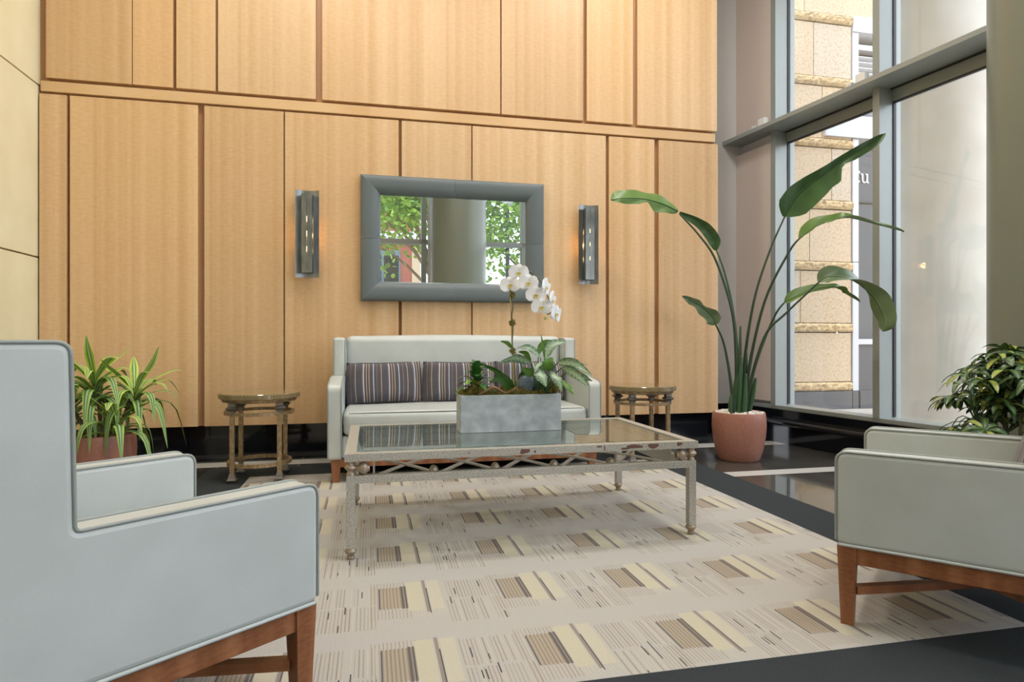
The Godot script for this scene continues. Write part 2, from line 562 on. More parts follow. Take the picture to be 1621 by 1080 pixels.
	tri_map(m, Vector3(0.3, 0.3, 0.3))
	mat("dark_window", Color8(40, 46, 50), 0.05)
	mat("sign_white", Color8(236, 236, 236), 0.5)
	mat("brick_paint", Color8(158, 92, 78), 0.9)
	mat("blue_frame", Color8(96, 116, 130), 0.5)
	mat("trunk", Color8(116, 98, 78), 0.9)
	m = mat("foliage", Color8(255, 255, 255), 0.6)
	m.vertex_color_use_as_albedo = true
	m.backlight_enabled = true
	m.backlight = Color(0.4, 0.5, 0.12)
	m.cull_mode = BaseMaterial3D.CULL_DISABLED
	mat("ceiling_paint", Color8(236, 234, 228), 0.9)
	mat("lamp_trim", Color8(220, 220, 218), 0.5)
	m = mat("unseen_lamp_diffuser", Color8(255, 250, 240), 0.6)
	m.emission_enabled = true
	m.emission = Color8(255, 244, 226)
	m.emission_energy_multiplier = 2.0
	mat("pole_paint", Color8(60, 64, 68), 0.5, 0.3)
	mat("asphalt", Color8(120, 120, 120), 0.9)

# ---------------------------------------------------------------- light
func _ready() -> void:
	rng.seed = 2024
	var cam := Camera3D.new()
	cam.name = "camera"
	cam.fov = 56.73
	cam.position = Vector3(0, 0.97, 0)
	cam.rotation_degrees = Vector3(0, -12.68, 0)
	cam.near = 0.05
	cam.far = 300
	add_child(cam)
	cam.current = true
	var env := Environment.new()
	var sky := ProceduralSkyMaterial.new()
	sky.sky_top_color = Color(0.90, 0.94, 1.0)
	sky.sky_horizon_color = Color(0.97, 0.98, 1.0)
	sky.ground_horizon_color = Color(0.72, 0.72, 0.70)
	sky.ground_bottom_color = Color(0.5, 0.49, 0.47)
	sky.sky_energy_multiplier = 1.75
	sky.ground_energy_multiplier = 1.0
	env.background_mode = Environment.BG_SKY
	env.sky = Sky.new()
	env.sky.sky_material = sky
	env.tonemap_mode = Environment.TONE_MAPPER_LINEAR
	env.tonemap_exposure = 1.34
	env.sdfgi_enabled = true
	env.ssao_enabled = true
	env.ssil_enabled = true
	var we := WorldEnvironment.new()
	we.name = "environment"
	we.environment = env
	add_child(we)
	make_materials()
	unseen_lamps()
	shell()
	glazing()
	outside()
	carpet()
	sofa()
	armchairs()
	coffee_table()
	end_tables()
	wall_mirror()
	sconces()
	bird_of_paradise()
	dracaena()
	umbrella_plant()
	planter()

const CEIL := 5.3
const LAMP_ENERGY := 3.9

func unseen_lamps() -> void:      # square ceiling lights out of view, placed to brighten the seating from above
	var n := 0
	var names := ["above the sofa near the cream wall", "above the sofa near the window wall", "above the middle of the coffee table", "above the right armchair near the pillar"]
	for p in [Vector2(-0.6, -4.0), Vector2(2.2, -4.0), Vector2(0.8, -2.6), Vector2(3.0, -1.2)]:
		var x: float = p.x
		var z: float = p.y
		var t := thing("unseen_ceiling_light", "unseen square white ceiling light " + names[n], "light", Vector3(x, CEIL, z), 0, "unseen square ceiling lights")
		var fr := MB.new()
		for s in [-1, 1]:
			fr.box(Vector3(s * 0.37, -0.02, 0), Vector3(0.04, 0.04, 0.78))
			fr.box(Vector3(0, -0.02, s * 0.37), Vector3(0.70, 0.04, 0.04))
		obj("frame", fr.mesh(), M.lamp_trim, t)
		obj("diffuser", boxm(Vector3(0.70, 0.02, 0.70)), M.unseen_lamp_diffuser, t, Vector3(0, -0.012, 0))
		var l := AreaLight3D.new()
		l.name = "lamp_glow"
		l.area_size = Vector2(0.68, 0.68)
		l.light_energy = LAMP_ENERGY
		l.light_color = Color8(255, 250, 244)
		l.area_range = 20.0
		l.shadow_enabled = true
		l.position = Vector3(0, -0.045, 0)
		l.rotation_degrees = Vector3(-90, 0, 0)
		t.add_child(l)
		n += 1

# ---------------------------------------------------------------- room
const WZ := -5.44       # face of the wood panels
func shell() -> void:
	# back wall: wood panels in two rows with a rail between, on a black granite base
	var w := structure("wall_back", "wall of golden maple panels in two rows with dark grooves")
	span("backing", Vector3(-2.45, 0.29, WZ - 0.045), Vector3(3.20, CEIL, WZ - 0.30), M.groove_wood, w)
	var low := [[-2.437, -2.256], [-2.232, -1.333], [-1.285, -0.687], [-0.677, 0.238], [0.264, 0.861], [0.872, 2.102], [2.133, 2.582], [2.626, 3.235]]
	var k := 0
	for p in low:
		span("panel", Vector3(p[0], 0.29, WZ - 0.05), Vector3(p[1], 2.843, WZ), M["maple_panel_%d" % (k * 2 % 5)], w, 0.002)
		k += 1
	var up := [[-2.393, -1.806], [-1.800, -1.514], [-1.489, -1.203], [-1.184, -0.435], [-0.385, 1.119], [1.130, 1.884], [1.920, 2.368], [2.412, 3.225]]
	for p in up:
		span("panel", Vector3(p[0], 2.966, WZ - 0.05), Vector3(p[1], CEIL, WZ), M["maple_panel_%d" % (k * 3 % 5)], w, 0.002)
		k += 1
	span("rail", Vector3(-2.428, 2.862, WZ - 0.05), Vector3(3.205, 2.941, WZ), M.maple_rail, w, 0.002)
	var b := structure("baseboard_back", "polished black granite base under the wood panels")
	var bx := [-2.45, -1.42, -0.22, 0.98, 2.18, 3.17]
	for i in 5: span("slab", Vector3(bx[i] + 0.001, 0, WZ - 0.07), Vector3(bx[i + 1] - 0.001, 0.287, WZ - 0.28), M.black_granite, b, 0.001)
	var e := structure("wall_corner", "narrow grey wall between the wood panels and the window wall")
	span("backing", Vector3(3.0, 0.31, -6.05), Vector3(4.1, CEIL, -6.25), M.grey_wall, e)
	span("base", Vector3(3.0, 0, -6.04), Vector3(4.0, 0.31, -6.25), M.black_granite, e)
	span("return", Vector3(3.10, 0.29, WZ - 0.31), Vector3(3.20, CEIL, -6.04), M.grey_wall, e)
	# left wall: cream panels with brass-coloured joints
	var lw := structure("wall_left", "cream painted wall panels with thin gold joints")
	span("backing", Vector3(-2.475, 0, -5.74), Vector3(-2.65, CEIL, 2.4), M.brass_joint, lw)
	var hs := [0.0, 0.30, 1.604, 2.912, 4.22, CEIL]
	var zs := [-5.74, -3.6, -2.1, -0.6, 0.9, 2.4]
	for i in 5:
		for j in 5:
			span("panel", Vector3(-2.45, hs[i] + 0.006, zs[j] + 0.005), Vector3(-2.48, hs[i + 1] - 0.006, zs[j + 1] - 0.005), M.cream_panel if i > 0 else M.black_granite, lw, 0.002)
	var c := structure("ceiling", "plain off-white ceiling")
	span("slab", Vector3(-2.65, CEIL, -6.25), Vector3(5.4, CEIL + 0.2, 2.6), M.ceiling_paint, c)
	# floor: black granite tiles with thin pale joints and white granite strips
	var f := structure("floor", "polished dark granite floor tiles with white granite strips")
	span("bed", Vector3(-2.65, -0.2, -6.25), Vector3(5.4, -0.003, 2.6), M.grout, f)
	var xs := [-2.45]
	for i in 10: xs.append(-2.34 + i * 0.6)
	for i in 3: xs.append(3.66 + i * 0.6)
	var rows := [[-6.1, -5.43, 0], [-5.43, -5.23, 1]]
	var z := -5.23
	while z < 2.3:
		rows.append([z, z + 1.02, 0])
		rows.append([z + 1.02, z + 1.17, 1])
		z += 1.17
	for r in rows:
		if r[1] > 2.6: continue
		for i in xs.size() - 1:
			if r[2] == 0 and xs[i] > -1.1 and xs[i + 1] < 2.4 and r[0] > -5.0 and r[1] < -0.5: continue     # under the carpet
			var joint := 0.0015
			span("strip" if r[2] else "tile", Vector3(xs[i] + joint, -0.02, r[0] + (0.0 if r[2] else joint)), Vector3(xs[i + 1] - joint, 0, r[1] - (0.0 if r[2] else joint)), M.white_granite if r[2] else M.floor_granite, f)
	# round pillars
	pillar("pillar", "thick grey-green round pillar beside the window wall", Vector3(3.70, 0, -2.60), 0.42, M.pillar_paint, CEIL)
	pillar("pillar", "grey-green round pillar reflected in the wall mirror", Vector3(1.665, 0, 1.47), 0.57, M.pillar_paint, CEIL)
	pillar("pillar", "cream round stone pillar standing outside the window", Vector3(6.10, -0.03, -5.80), 0.50, M.pillar_stone, 7.5)

func pillar(called: String, label: String, at: Vector3, r: float, m: Material, h: float) -> void:
	var t := thing(called, label, "pillar", at)
	var b := MB.new()
	b.lathe([[r, 0.0], [r, h]], Vector3.ZERO, 72, Basis(), true)
	b.n.clear()
	for p in b.v:
		b.n.append(Vector3(p.x, 0, p.z).normalized() if Vector2(p.x, p.z).length() > 0.01 else Vector3.UP)
	obj("shaft", b.mesh(), m, t)
	var g := MB.new()
	g.lathe([[r + 0.02, 0.0], [r + 0.02, 0.09], [r + 0.008, 0.10]], Vector3.ZERO, 48, Basis(), true)
	obj("base_ring", g.mesh(), M.black_granite if h < 6 else M.grey_granite, t)

# glazed wall on the right: runs 8 degrees off square; local x along it towards the viewer, local z into the room
func glazing() -> void:
	var t := Node3D.new()
	t.name = "window_1"
	add_child(t)
	tag(t, "tall grey framed window wall with a heavy crossbar", "", "", "structure")
	t.position = Vector3(3.85, 0, -5.70)
	t.rotation.y = -deg_to_rad(82)
	# local +x = along the wall towards the viewer, local +z = out of the building is -z
	var far := -0.42
	var near := 8.1
	var mull := [0.19, 1.328, 2.56, 4.10, 5.64, 7.18]
	for x in mull: window_post(t, x)
	var L := near - far
	obj("crossbar", boxm(Vector3(L, 0.042, 0.28), 0.003), M.frame_paint, t, Vector3((near + far) / 2, 3.062, 0.01))
	obj("crossbar_frame", boxm(Vector3(L, 0.10, 0.05), 0.002), M.frame_paint, t, Vector3((near + far) / 2, 2.985, -0.165))
	obj("crossbar_slot", boxm(Vector3(L, 0.012, 0.03)), M.gasket, t, Vector3((near + far) / 2, 3.035, -0.142))
	obj("upper_frame", boxm(Vector3(L, 0.05, 0.10), 0.002), M.frame_paint, t, Vector3((near + far) / 2, 3.11, -0.17))
	obj("sill", boxm(Vector3(L, 0.036, 0.19), 0.003), M.frame_paint, t, Vector3((near + far) / 2, 0.324, -0.095))
	obj("head", boxm(Vector3(L, 0.10, 0.19), 0.003), M.frame_paint, t, Vector3((near + far) / 2, CEIL - 0.05, -0.095))
	var edges := [0.19, 1.328, 2.56, 4.10, 5.64, 7.18, near]
	for i in 6:
		for r in [[0.345, 2.935], [3.135, CEIL - 0.1]]:
			var a: float = edges[i] + 0.032
			var b: float = edges[i + 1] - 0.032
			obj("pane", boxm(Vector3(b - a, r[1] - r[0], 0.012)), M.pane, t, Vector3((a + b) / 2, (r[0] + r[1]) / 2, -0.178))
			for q in [a + 0.004, b - 0.004]: obj("gasket", boxm(Vector3(0.008, r[1] - r[0], 0.03)), M.gasket, t, Vector3(q, (r[0] + r[1]) / 2, -0.165))
			obj("gasket", boxm(Vector3(b - a, 0.012, 0.03)), M.gasket, t, Vector3((a + b) / 2, r[1] - 0.004, -0.165))
	for r in [[0.372, 2.94], [3.09, CEIL - 0.1]]: obj("solid_panel", boxm(Vector3(0.52, r[1] - r[0], 0.02), 0.002), M.spandrel, t, Vector3(-0.10, (r[0] + r[1]) / 2, -0.02))
	obj("end_post", boxm(Vector3(0.05, CEIL, 0.16), 0.002), M.frame_paint, t, Vector3(-0.40, CEIL / 2, -0.12))
	obj("end_wall", boxm(Vector3(0.60, CEIL, 0.10)), M.grey_wall, t, Vector3(-0.12, CEIL / 2, -0.12))
	for x in [0.14, 1.27]:
		obj("clip", boxm(Vector3(0.09, 0.10, 0.05), 0.002), M.lamp_trim, t, Vector3(x - 0.03, 3.133, 0.05))
		obj("clip", boxm(Vector3(0.05, 0.06, 0.05), 0.002), M.lamp_trim, t, Vector3(x - 0.14, 3.113, 0.05))
	# black granite ledge below
	var g := structure("baseboard_right", "black granite ledge with rounded nosing under the window wall")
	g.position = t.position
	g.rotation = t.rotation
	obj("plinth", boxm(Vector3(L, 0.17, 0.30)), M.black_granite, g, Vector3((near + far) / 2, 0.085, -0.06))
	var nb := MB.new()
	nb.rbox(Vector3.ZERO, Vector3(L, 0.055, 0.38), 0.024, 3)
	obj("nosing", nb.mesh(), M.black_granite, g, Vector3((near + far) / 2, 0.195, -0.06))
	obj("upstand", boxm(Vector3(L, 0.086, 0.24)), M.black_granite, g, Vector3((near + far) / 2, 0.264, -0.10))
	# glazed wall behind the viewer
	var s := structure("window_2", "grey framed glazed wall behind the viewer seen in the mirror")
	var Z := 2.15
	var ms := [-0.60, 1.07, 3.16, 4.80]
	for x in ms:
		obj("mullion", boxm(Vector3(0.10, CEIL, 0.18), 0.003), M.frame_paint, s, Vector3(x, CEIL / 2, Z))
	for y in [0.05, 2.985, CEIL - 0.05]:
		obj("crossbar", boxm(Vector3(5.5, 0.09 if y > 1 else 0.1, 0.18), 0.003), M.frame_paint, s, Vector3(2.15, y, Z))
	for i in 3:
		for r in [[0.1, 2.94], [3.03, CEIL - 0.1]]:
			obj("pane", boxm(Vector3(ms[i + 1] - ms[i] - 0.1, r[1] - r[0], 0.012)), M.pane, s, Vector3((ms[i] + ms[i + 1]) / 2, (r[0] + r[1]) / 2, Z + 0.03))

	var fw := structure("wall_unseen", "unseen cream wall behind the viewer that darkens the right armchair")  # out of view, keeps light from behind off the right armchair
	span("wall", Vector3(-2.65, 0, Z - 0.10), Vector3(-0.65, CEIL, Z + 0.20), M.cream_panel, fw)

func window_post(t: Node3D, x: float) -> void:
	obj("mullion", boxm(Vector3(0.064, CEIL, 0.15), 0.002), M.frame_paint, t, Vector3(x, CEIL / 2, -0.075))
	obj("mullion_cap", boxm(Vector3(0.05, CEIL, 0.10), 0.002), M.frame_paint, t, Vector3(x, CEIL / 2, -0.20))

# ---------------------------------------------------------------- outside
func outside() -> void:
	var g := structure("trim_1", "pale pavement outside the windows")
	span("pavement", Vector3(4.6, -0.25, -30), Vector3(60, -0.03, 2.6), M.paving, g)
	span("pavement", Vector3(-30, -0.25, 2.6), Vector3(60, -0.03, 9), M.paving, g)
	span("road", Vector3(-30, -0.25, 9), Vector3(60, -0.08, 40), M.asphalt, g)
	# sandstone building
	var b := thing("stone_building", "sandstone block building with rough courses and a white framed window outside", "building", Vector3(0, 0, -8.0))
	span("core", Vector3(3.6, -0.03, -0.30), Vector3(6.93, 6.6, -3.0), M.mortar, b)
	span("core", Vector3(6.9, 5.8, -0.30), Vector3(9.4, 6.6, -3.0), M.mortar, b)
	span("core", Vector3(9.4, -0.03, -0.30), Vector3(13.0, 6.6, -3.0), M.mortar, b)
	var tops := [0.24, 1.10, 2.00, 2.90, 3.80, 4.70, 5.62, 6.55]     # lower edge of each course of blocks
	var cuts := [[4.4, 5.5], [4.7, 6.076], [4.2, 5.2, 6.229], [4.9, 6.60], [4.3, 5.4, 6.44], [4.7, 5.6, 6.296], [4.2, 5.3, 6.14]]
	for i in 7:
		var lo: float = tops[i] + 0.13
		var hi: float = tops[i + 1]
		var end := 6.935
		var xs := [3.6]
		xs.append_array(cuts[i])
		xs.append(end if i < 6 else 9.4)
		for j in xs.size() - 1:
			if xs[j + 1] - xs[j] < 0.05: continue
			span("stone_block", Vector3(xs[j] + 0.004, lo + 0.004, 0.0), Vector3(xs[j + 1] - 0.004, hi - 0.012, -0.31), M["sandstone_%d" % ((i * 3 + j * 2) % 4)], b, 0.006)
		var x2 := 9.4
		while x2 < 12.6:
			span("stone_block", Vector3(x2 + 0.004, lo + 0.004, 0.0), Vector3(x2 + 1.19, hi - 0.012, -0.31), M["sandstone_%d" % ((i + int(x2)) % 4)], b, 0.006)
			x2 += 1.2
		for seg in [[3.6, 5.2], [5.2, 6.935], [9.4, 11.0], [11.0, 13.0]]: rough_course(b, seg[0] + 0.003, seg[1] - 0.003, tops[i] + 0.004, tops[i] + 0.125, i)
	for seg in [[3.6, 5.3], [5.3, 6.93], [6.94, 7.05], [7.06, 9.4], [9.41, 13.0]]:
		span("base_slab", Vector3(seg[0] + 0.003, -0.03, 0.03 if seg[0] != 6.94 else 0.02), Vector3(seg[1] - 0.003, 0.235, -0.31), M.grey_granite, b, 0.004)
	span("jamb", Vector3(6.945, 0.24, 0.02), Vector3(7.045, 2.13, -0.30), M.white_stone, b, 0.004)
	span("jamb", Vector3(6.945, 2.14, 0.02), Vector3(7.045, 3.95, -0.30), M.white_stone, b, 0.004)
	span("jamb", Vector3(6.945, 4.28, 0.02), Vector3(7.045, 5.52, -0.30), M.white_stone, b, 0.004)
	span("jamb", Vector3(9.29, 0.24, 0.02), Vector3(9.39, 5.52, -0.30), M.white_stone, b, 0.004)
	span("lintel", Vector3(6.46, 3.96, 0.05), Vector3(9.7, 4.27, -0.30), M.white_stone, b, 0.004)
	span("lintel", Vector3(6.945, 5.53, 0.03), Vector3(9.4, 5.76, -0.30), M.white_stone, b, 0.004)
	# louvred opening
	span("louvre_back", Vector3(7.05, 4.28, -0.26), Vector3(9.29, 5.52, -0.30), M.gasket, b)
	var y := 4.32
	while y < 5.30:
		var lv := MB.new()
		lv.bar(Vector3(7.05, 0, 0), Vector3(9.29, 0, 0), 0.10, 0.02, Vector3(0, 1, -0.6).normalized())
		obj("louvre_slat", lv.mesh(), M.white_stone, b, Vector3(0, y, -0.16))
		y += 0.082
	span("louvre_frame", Vector3(7.05, 5.34, -0.10), Vector3(9.29, 5.42, -0.24), M.white_stone, b)
	# shop window
	var wn := span("shop_window", Vector3(7.05, 0.98, -0.20), Vector3(9.29, 3.95, -0.24), M.dark_window, b)
	tag(wn, "dark reflecting shop glass")
	span("window_bar", Vector3(7.05, 0.92, -0.02), Vector3(9.29, 1.0, -0.26), M.white_stone, b)
	span("window_bar", Vector3(8.1, 1.0, -0.14), Vector3(8.16, 3.95, -0.22), M.white_stone, b)
	span("window_bar", Vector3(7.05, 3.06, -0.16), Vector3(9.29, 3.09, -0.21), M.gasket, b)
	span("window_stall", Vector3(7.05, 0.236, -0.08), Vector3(9.29, 0.92, -0.30), M.grey_granite, b)
	var tm := TextMesh.new()
	tm.text = "Cu"
	var sf := SystemFont.new()
	sf.font_names = PackedStringArray(["Droid Serif"])
	sf.font_italic = true
	tm.font = sf
	tm.font_size = 64
	tm.pixel_size = 0.0040
	tm.depth = 0.01
	tm.horizontal_alignment = HORIZONTAL_ALIGNMENT_LEFT
	obj("lettering", tm, M.sign_white, b, Vector3(7.10, 3.46, -0.19))
	# brick house over the street, seen in the mirror
	var h := thing("brick_house", "red brick house with a blue framed window across the street", "building", Vector3(0.2, 0, 15.0))
	span("wall", Vector3(-14, -0.08, 0), Vector3(1.46, 7.0, 5.0), M.brick_paint, h)
	span("pier", Vector3(1.46, -0.08, -0.05), Vector3(1.80, 7.0, 5.0), M.sandstone_0, h)
	span("cornice", Vector3(-14, 5.0, -0.22), Vector3(1.85, 5.35, 0.1), M.white_stone, h)
	for x in [-5.9, -3.1, -0.3]:
		var fw := span("window_frame", Vector3(x - 0.1, 1.0, -0.06), Vector3(x + 1.3, 4.6, 0.02), M.blue_frame, h)
		obj("pane", boxm(Vector3(0.58, 3.3, 0.02)), M.dark_window, fw, Vector3(-0.34, -0.05, -0.05))
		obj("pane", boxm(Vector3(0.58, 3.3, 0.02)), M.dark_window, fw, Vector3(0.34, -0.05, -0.05))
		for q in 6:
			var bl := MB.new()
			bl.lathe([[0.004, -0.05], [0.035, -0.035], [0.05, 0.0], [0.035, 0.035], [0.004, 0.05]], Vector3.ZERO, 8)
			obj("lamp_bulb", bl.mesh(), M.lamp_bulb, fw, Vector3(rng.randf_range(0.1, 0.55), rng.randf_range(-1.2, 0.9), -0.12))
	span("upper_wall", Vector3(-14, 7.0, 0.0), Vector3(1.80, 9.0, 5.0), M.white_stone, h)
	# low pale building over the side street
	var o := thing("office_building", "low pale office building across the side street beyond the pillars", "building", Vector3(27.0, -0.03, -6.0), -PI / 2)
	span("wall", Vector3(-16, 0, 0), Vector3(16, 5.2, -4), M.white_stone, o)
	span("plinth", Vector3(-16, 0, 0.06), Vector3(16, 0.5, 0.0), M.grey_granite, o)
	span("parapet", Vector3(-16.1, 5.2, 0.15), Vector3(16.1, 5.45, -4), M.sandstone_1, o)
	for row in 2:
		for i in 11:
			var wf := span("window_frame", Vector3(-15.2 + i * 2.8, 0.9 + row * 2.2, 0.05), Vector3(-13.2 + i * 2.8, 2.5 + row * 2.2, -0.1), M.frame_paint, o)
			for s in [-1, 1]: obj("pane", boxm(Vector3(0.9, 1.46, 0.02)), M.dark_window, wf, Vector3(s * 0.48, 0, 0.08))
	# street lamp post
	var lp := thing("lamp_post", "slim dark street lamp post beyond the glazing", "lamp post", Vector3(3.75, -0.03, 6.4))
	var pm := MB.new()
	pm.lathe([[0.13, 0.0], [0.13, 0.25], [0.07, 0.35], [0.055, 4.6], [0.04, 4.7]], Vector3.ZERO, 16)
	obj("pole", pm.mesh(), M.pole_paint, lp)
	var hd := MB.new()
	hd.lathe([[0.05, 4.7], [0.16, 4.8], [0.20, 5.15], [0.08, 5.3], [0.01, 5.4]], Vector3.ZERO, 16)
	obj("lantern", hd.mesh(), M.white_stone, lp)
	# street trees
	tree("leafy green street tree left of the pillar in the mirror", Vector3(2.05, -0.03, 8.3), 2.3, Vector3(1.0, 5.2, 7.6), Vector3(2.3, 2.0, 1.7), 5200, 1)
	tree("leafy street tree right of the pillar in the mirror", Vector3(5.2, -0.03, 8.0), 2.3, Vector3(4.4, 5.2, 7.4), Vector3(1.9, 2.3, 1.7), 4600, 2)
	tree("green tree far down the street beyond the stone pillar", Vector3(24.0, -0.03, -16.5), 2.2, Vector3(24.0, 4.3, -16.5), Vector3(2.6, 2.6, 2.6), 2600, 3)
	tree("small green tree on the side street pavement outside the window wall", Vector3(19.0, -0.03, -9.5), 2.0, Vector3(19.0, 4.0, -9.5), Vector3(2.2, 2.0, 2.2), 2400, 4)

func rough_course(b: Node3D, x0: float, x1: float, y0: float, y1: float, sd: int) -> void:      # quarry-faced strip
	var nz := noise(22.0, sd + int(x0 * 10), 3)
	var rows := []
	var nx := int((x1 - x0) / 0.022)
	for i in 7:
		var row := PackedVector3Array()
		for j in nx + 1:
			var x := lerpf(x0, x1, j / float(nx))
			var f := i / 6.0
			var out := 0.005 if i == 0 or i == 6 else 0.035 + 0.06 * nz.get_noise_2d(x, f * 0.14)
			var rag := 0.010 * nz.get_noise_2d(x * 0.7, 5.0 + f)
			row.append(Vector3(x, lerpf(y0, y1, f) + rag, out))
		rows.append(row)
	var mb := MB.new()
	mb.grid(rows)
	mb.quad(rows[0][0] - Vector3(0, 0, 0.2), rows[0][nx] - Vector3(0, 0, 0.2), rows[0][nx], rows[0][0])
	mb.quad(rows[6][0], rows[6][nx], rows[6][nx] - Vector3(0, 0, 0.2), rows[6][0] - Vector3(0, 0, 0.2))
	obj("rough_course", mb.mesh(), M.rough_sandstone, b)

func tree(label: String, foot: Vector3, trunk_h: float, mid: Vector3, size: Vector3, leaves: int, sd: int) -> void:
	var r := RandomNumberGenerator.new()
	r.seed = 500 + sd
	var t := thing("street_tree", label, "tree", foot)
	var top := Vector3(0.05, trunk_h, 0)
	var m := MB.new()
	m.tube(spline([Vector3.ZERO, Vector3(0.04, trunk_h * 0.5, 0.03), top, mid - foot], 12), [0.17, 0.16, 0.15, 0.14, 0.13, 0.13, 0.12, 0.11, 0.09, 0.07, 0.05, 0.02], 10)
	obj("trunk", m.mesh(), M.trunk, t)
	var limbs := []
	for k in 9:
		var a := k * 2.4
		var tip := (mid - foot) + Vector3(cos(a) * size.x * 0.75, r.randf_range(-0.6, 0.6) * size.y, sin(a) * size.z * 0.75)
		var br := MB.new()
		br.tube(spline([top + Vector3(0, k * 0.08 - 0.2, 0), top.lerp(tip, 0.5) + Vector3(0, 0.25, 0), tip], 8), [0.06, 0.055, 0.05, 0.04, 0.03, 0.025, 0.018, 0.01], 6)
		obj("branch", br.mesh(), M.trunk, t)
		limbs.append(tip)
	var lf := MB.new()
	leaf(lf, [Vector3.ZERO, Vector3(0, 0.02, 0.07), Vector3(0, 0.0, 0.14)], [0.0, 0.05, 0.055, 0.0], [0.0, 0.05, 0.055, 0.0], Vector3.RIGHT, 0.2, func(_f, _x): return Color(1, 1, 1), 5, 1)
	var mm := MultiMesh.new()
	mm.transform_format = MultiMesh.TRANSFORM_3D
	mm.use_colors = true
	mm.mesh = lf.mesh()
	mm.instance_count = leaves
	for k in leaves:
		var c: Vector3 = limbs[r.randi() % 9] if r.randf() < 0.75 else mid - foot
		var d := Vector3(r.randfn(), r.randfn() * 0.8, r.randfn()) * 0.30 * size
		mm.set_instance_transform(k, Transform3D(Basis.from_euler(Vector3(r.randf_range(-1.2, 1.2), r.randf() * TAU, r.randf_range(-1, 1))).scaled(Vector3.ONE * r.randf_range(0.8, 1.5)), c + d))
		mm.set_instance_color(k, Color8(96, 142, 44).lerp(Color8(158, 188, 70), r.randf()).srgb_to_linear())
	var mi := MultiMeshInstance3D.new()
	mi.name = "foliage"
	mi.multimesh = mm
	mi.material_override = M.foliage
	mi.set_meta("kind", "stuff")
	t.add_child(mi)

# ---------------------------------------------------------------- carpet
func carpet() -> void:
	var t := thing("carpet", "beige carpet with striped tile pattern and charcoal border", "carpet")
	span("field", Vector3(-0.83, 0, -4.77), Vector3(2.18, 0.008, -1.70), M.carpet_field, t, 0.002)
	for q in [[-1.175, -5.115, 2.525, -4.77], [-1.175, -4.77, -0.83, -1.70], [2.18, -4.77, 2.525, -1.70], [-1.175, -1.70, 2.525, -0.6]]:
		span("border", Vector3(q[0], 0, q[1]), Vector3(q[2], 0.008, q[3]), M.carpet_border, t, 0.002)

# ---------------------------------------------------------------- seating
func rounded(poly: Array, radii: Array, steps := 5) -> PackedVector2Array:
	var o := PackedVector2Array()
	var m := poly.size()
	for k in m:
		var p: Vector2 = poly[k]
		var a: Vector2 = (poly[(k + m - 1) % m] - p)
		var b: Vector2 = (poly[(k + 1) % m] - p)
		var r: float = radii[k]
		if r <= 0.0:
			o.append(p)
			continue
		var p0 := p + a.normalized() * r
		var p1 := p + b.normalized() * r
		for i in steps + 1:
			var t := i / float(steps)
			o.append(p0.lerp(p, t).lerp(p.lerp(p1, t), t))
	return o

func side_piece(t: Node3D, x: float, d: float, outline: PackedVector2Array, mats: Material, pipe_from: int, pipe_to: int) -> void:
	# outline in (towards the front, height); placed across x
	var xf := Transform3D(Basis(Vector3(0, 0, -1), Vector3(0, 1, 0), Vector3(1, 0, 0)), Vector3(x, 0, 0))
	var m := MB.new()
	m.slab(outline, xf, d, 0.014, 3)
	var s := obj("side", m.mesh(), mats, t)
	for sg in [-1, 1]:
		var path := []
		for k in range(pipe_from, pipe_to + 1):
			var i := k % outline.size()
			path.append(xf * Vector3(outline[i].x, outline[i].y, sg * (d / 2 - 0.004)))
		var pm := MB.new()
		pm.tube(path, 0.0042, 6)
		obj("piping", pm.mesh(), M.leather_piping, s)

func cushion_mesh(w: float, h: float, d: float, wrinkle := 0.0) -> ArrayMesh:      # scatter cushion standing on its long side
	var m := MB.new()
	for sg in [1.0, -1.0]:
		var rows := []
		var uvs := []
		for i in 15:
			var row := PackedVector3Array()
			var uv := []
			for j in 25:
				var a := j / 12.0 - 1.0
				var b := i / 7.0 - 1.0
				var e := pow(maxf(0.0, (1 - pow(absf(a), 4.0)) * (1 - pow(absf(b), 4.0))), 0.55)
				var px := a * w / 2 * (1 - 0.045 * (1 - pow(absf(a), 6.0)) * b * b)
				var py := b * h / 2 * (1 - 0.07 * (1 - pow(absf(b), 6.0)) * a * a * 0 - 0.06 * (1 - a * a) * (1.0 if b > 0 else 0.3))
				var wr := wrinkle * sin(b * 9 + a * a * 5.0) * a * a * e
				row.append(Vector3(px, py, sg * (d / 2 * e + wr)))
				uv.append(Vector2((a + 1) / 2, (1 - b) / 2))
			rows.append(row); uvs.append(uv)
		m.grid(rows, false, false, sg < 0, [], uvs)
	return m.mesh()

func scatter_cushion(label: String, at: Vector3, rot: Vector3, w: float, h: float, d: float, group: String) -> void:
	var t := thing("scatter_cushion", label, "cushion", at, 0, group)
	t.rotation = rot
	var o := obj("cover", cushion_mesh(w, h, d, 0.006), M.striped_cloth, t)
	var path := []
	for k in 64:
		var a := TAU * k / 64.0
		var ca := cos(a)
		var sa := sin(a)
		var q := 1.0 / pow(pow(absf(ca), 7.0) + pow(absf(sa), 7.0), 1.0 / 7.0)
		var fa := ca * q
		var fb := sa * q
		path.append(Vector3(fa * w / 2 * (1 - 0.045 * (1 - pow(absf(fa), 6.0)) * fb * fb), fb * h / 2 * (1 - 0.06 * (1 - fa * fa) * (1.0 if fb > 0 else 0.3)), 0))
	var pm := MB.new()
	pm.tube(path, 0.005, 6, 1.0, true)
	obj("piping", pm.mesh(), M.cushion_piping, o)

func wood_leg(t: Node3D, x: float, z: float, h: float, w: float, lean := 0.0) -> void:
	var m := MB.new()
	m.frustum(Vector3(x, 0.008, z + lean), Vector2(w * 0.66, w * 0.66), Vector3(x, h, z), Vector2(w, w))
	obj("leg", m.mesh(), M.walnut, t)

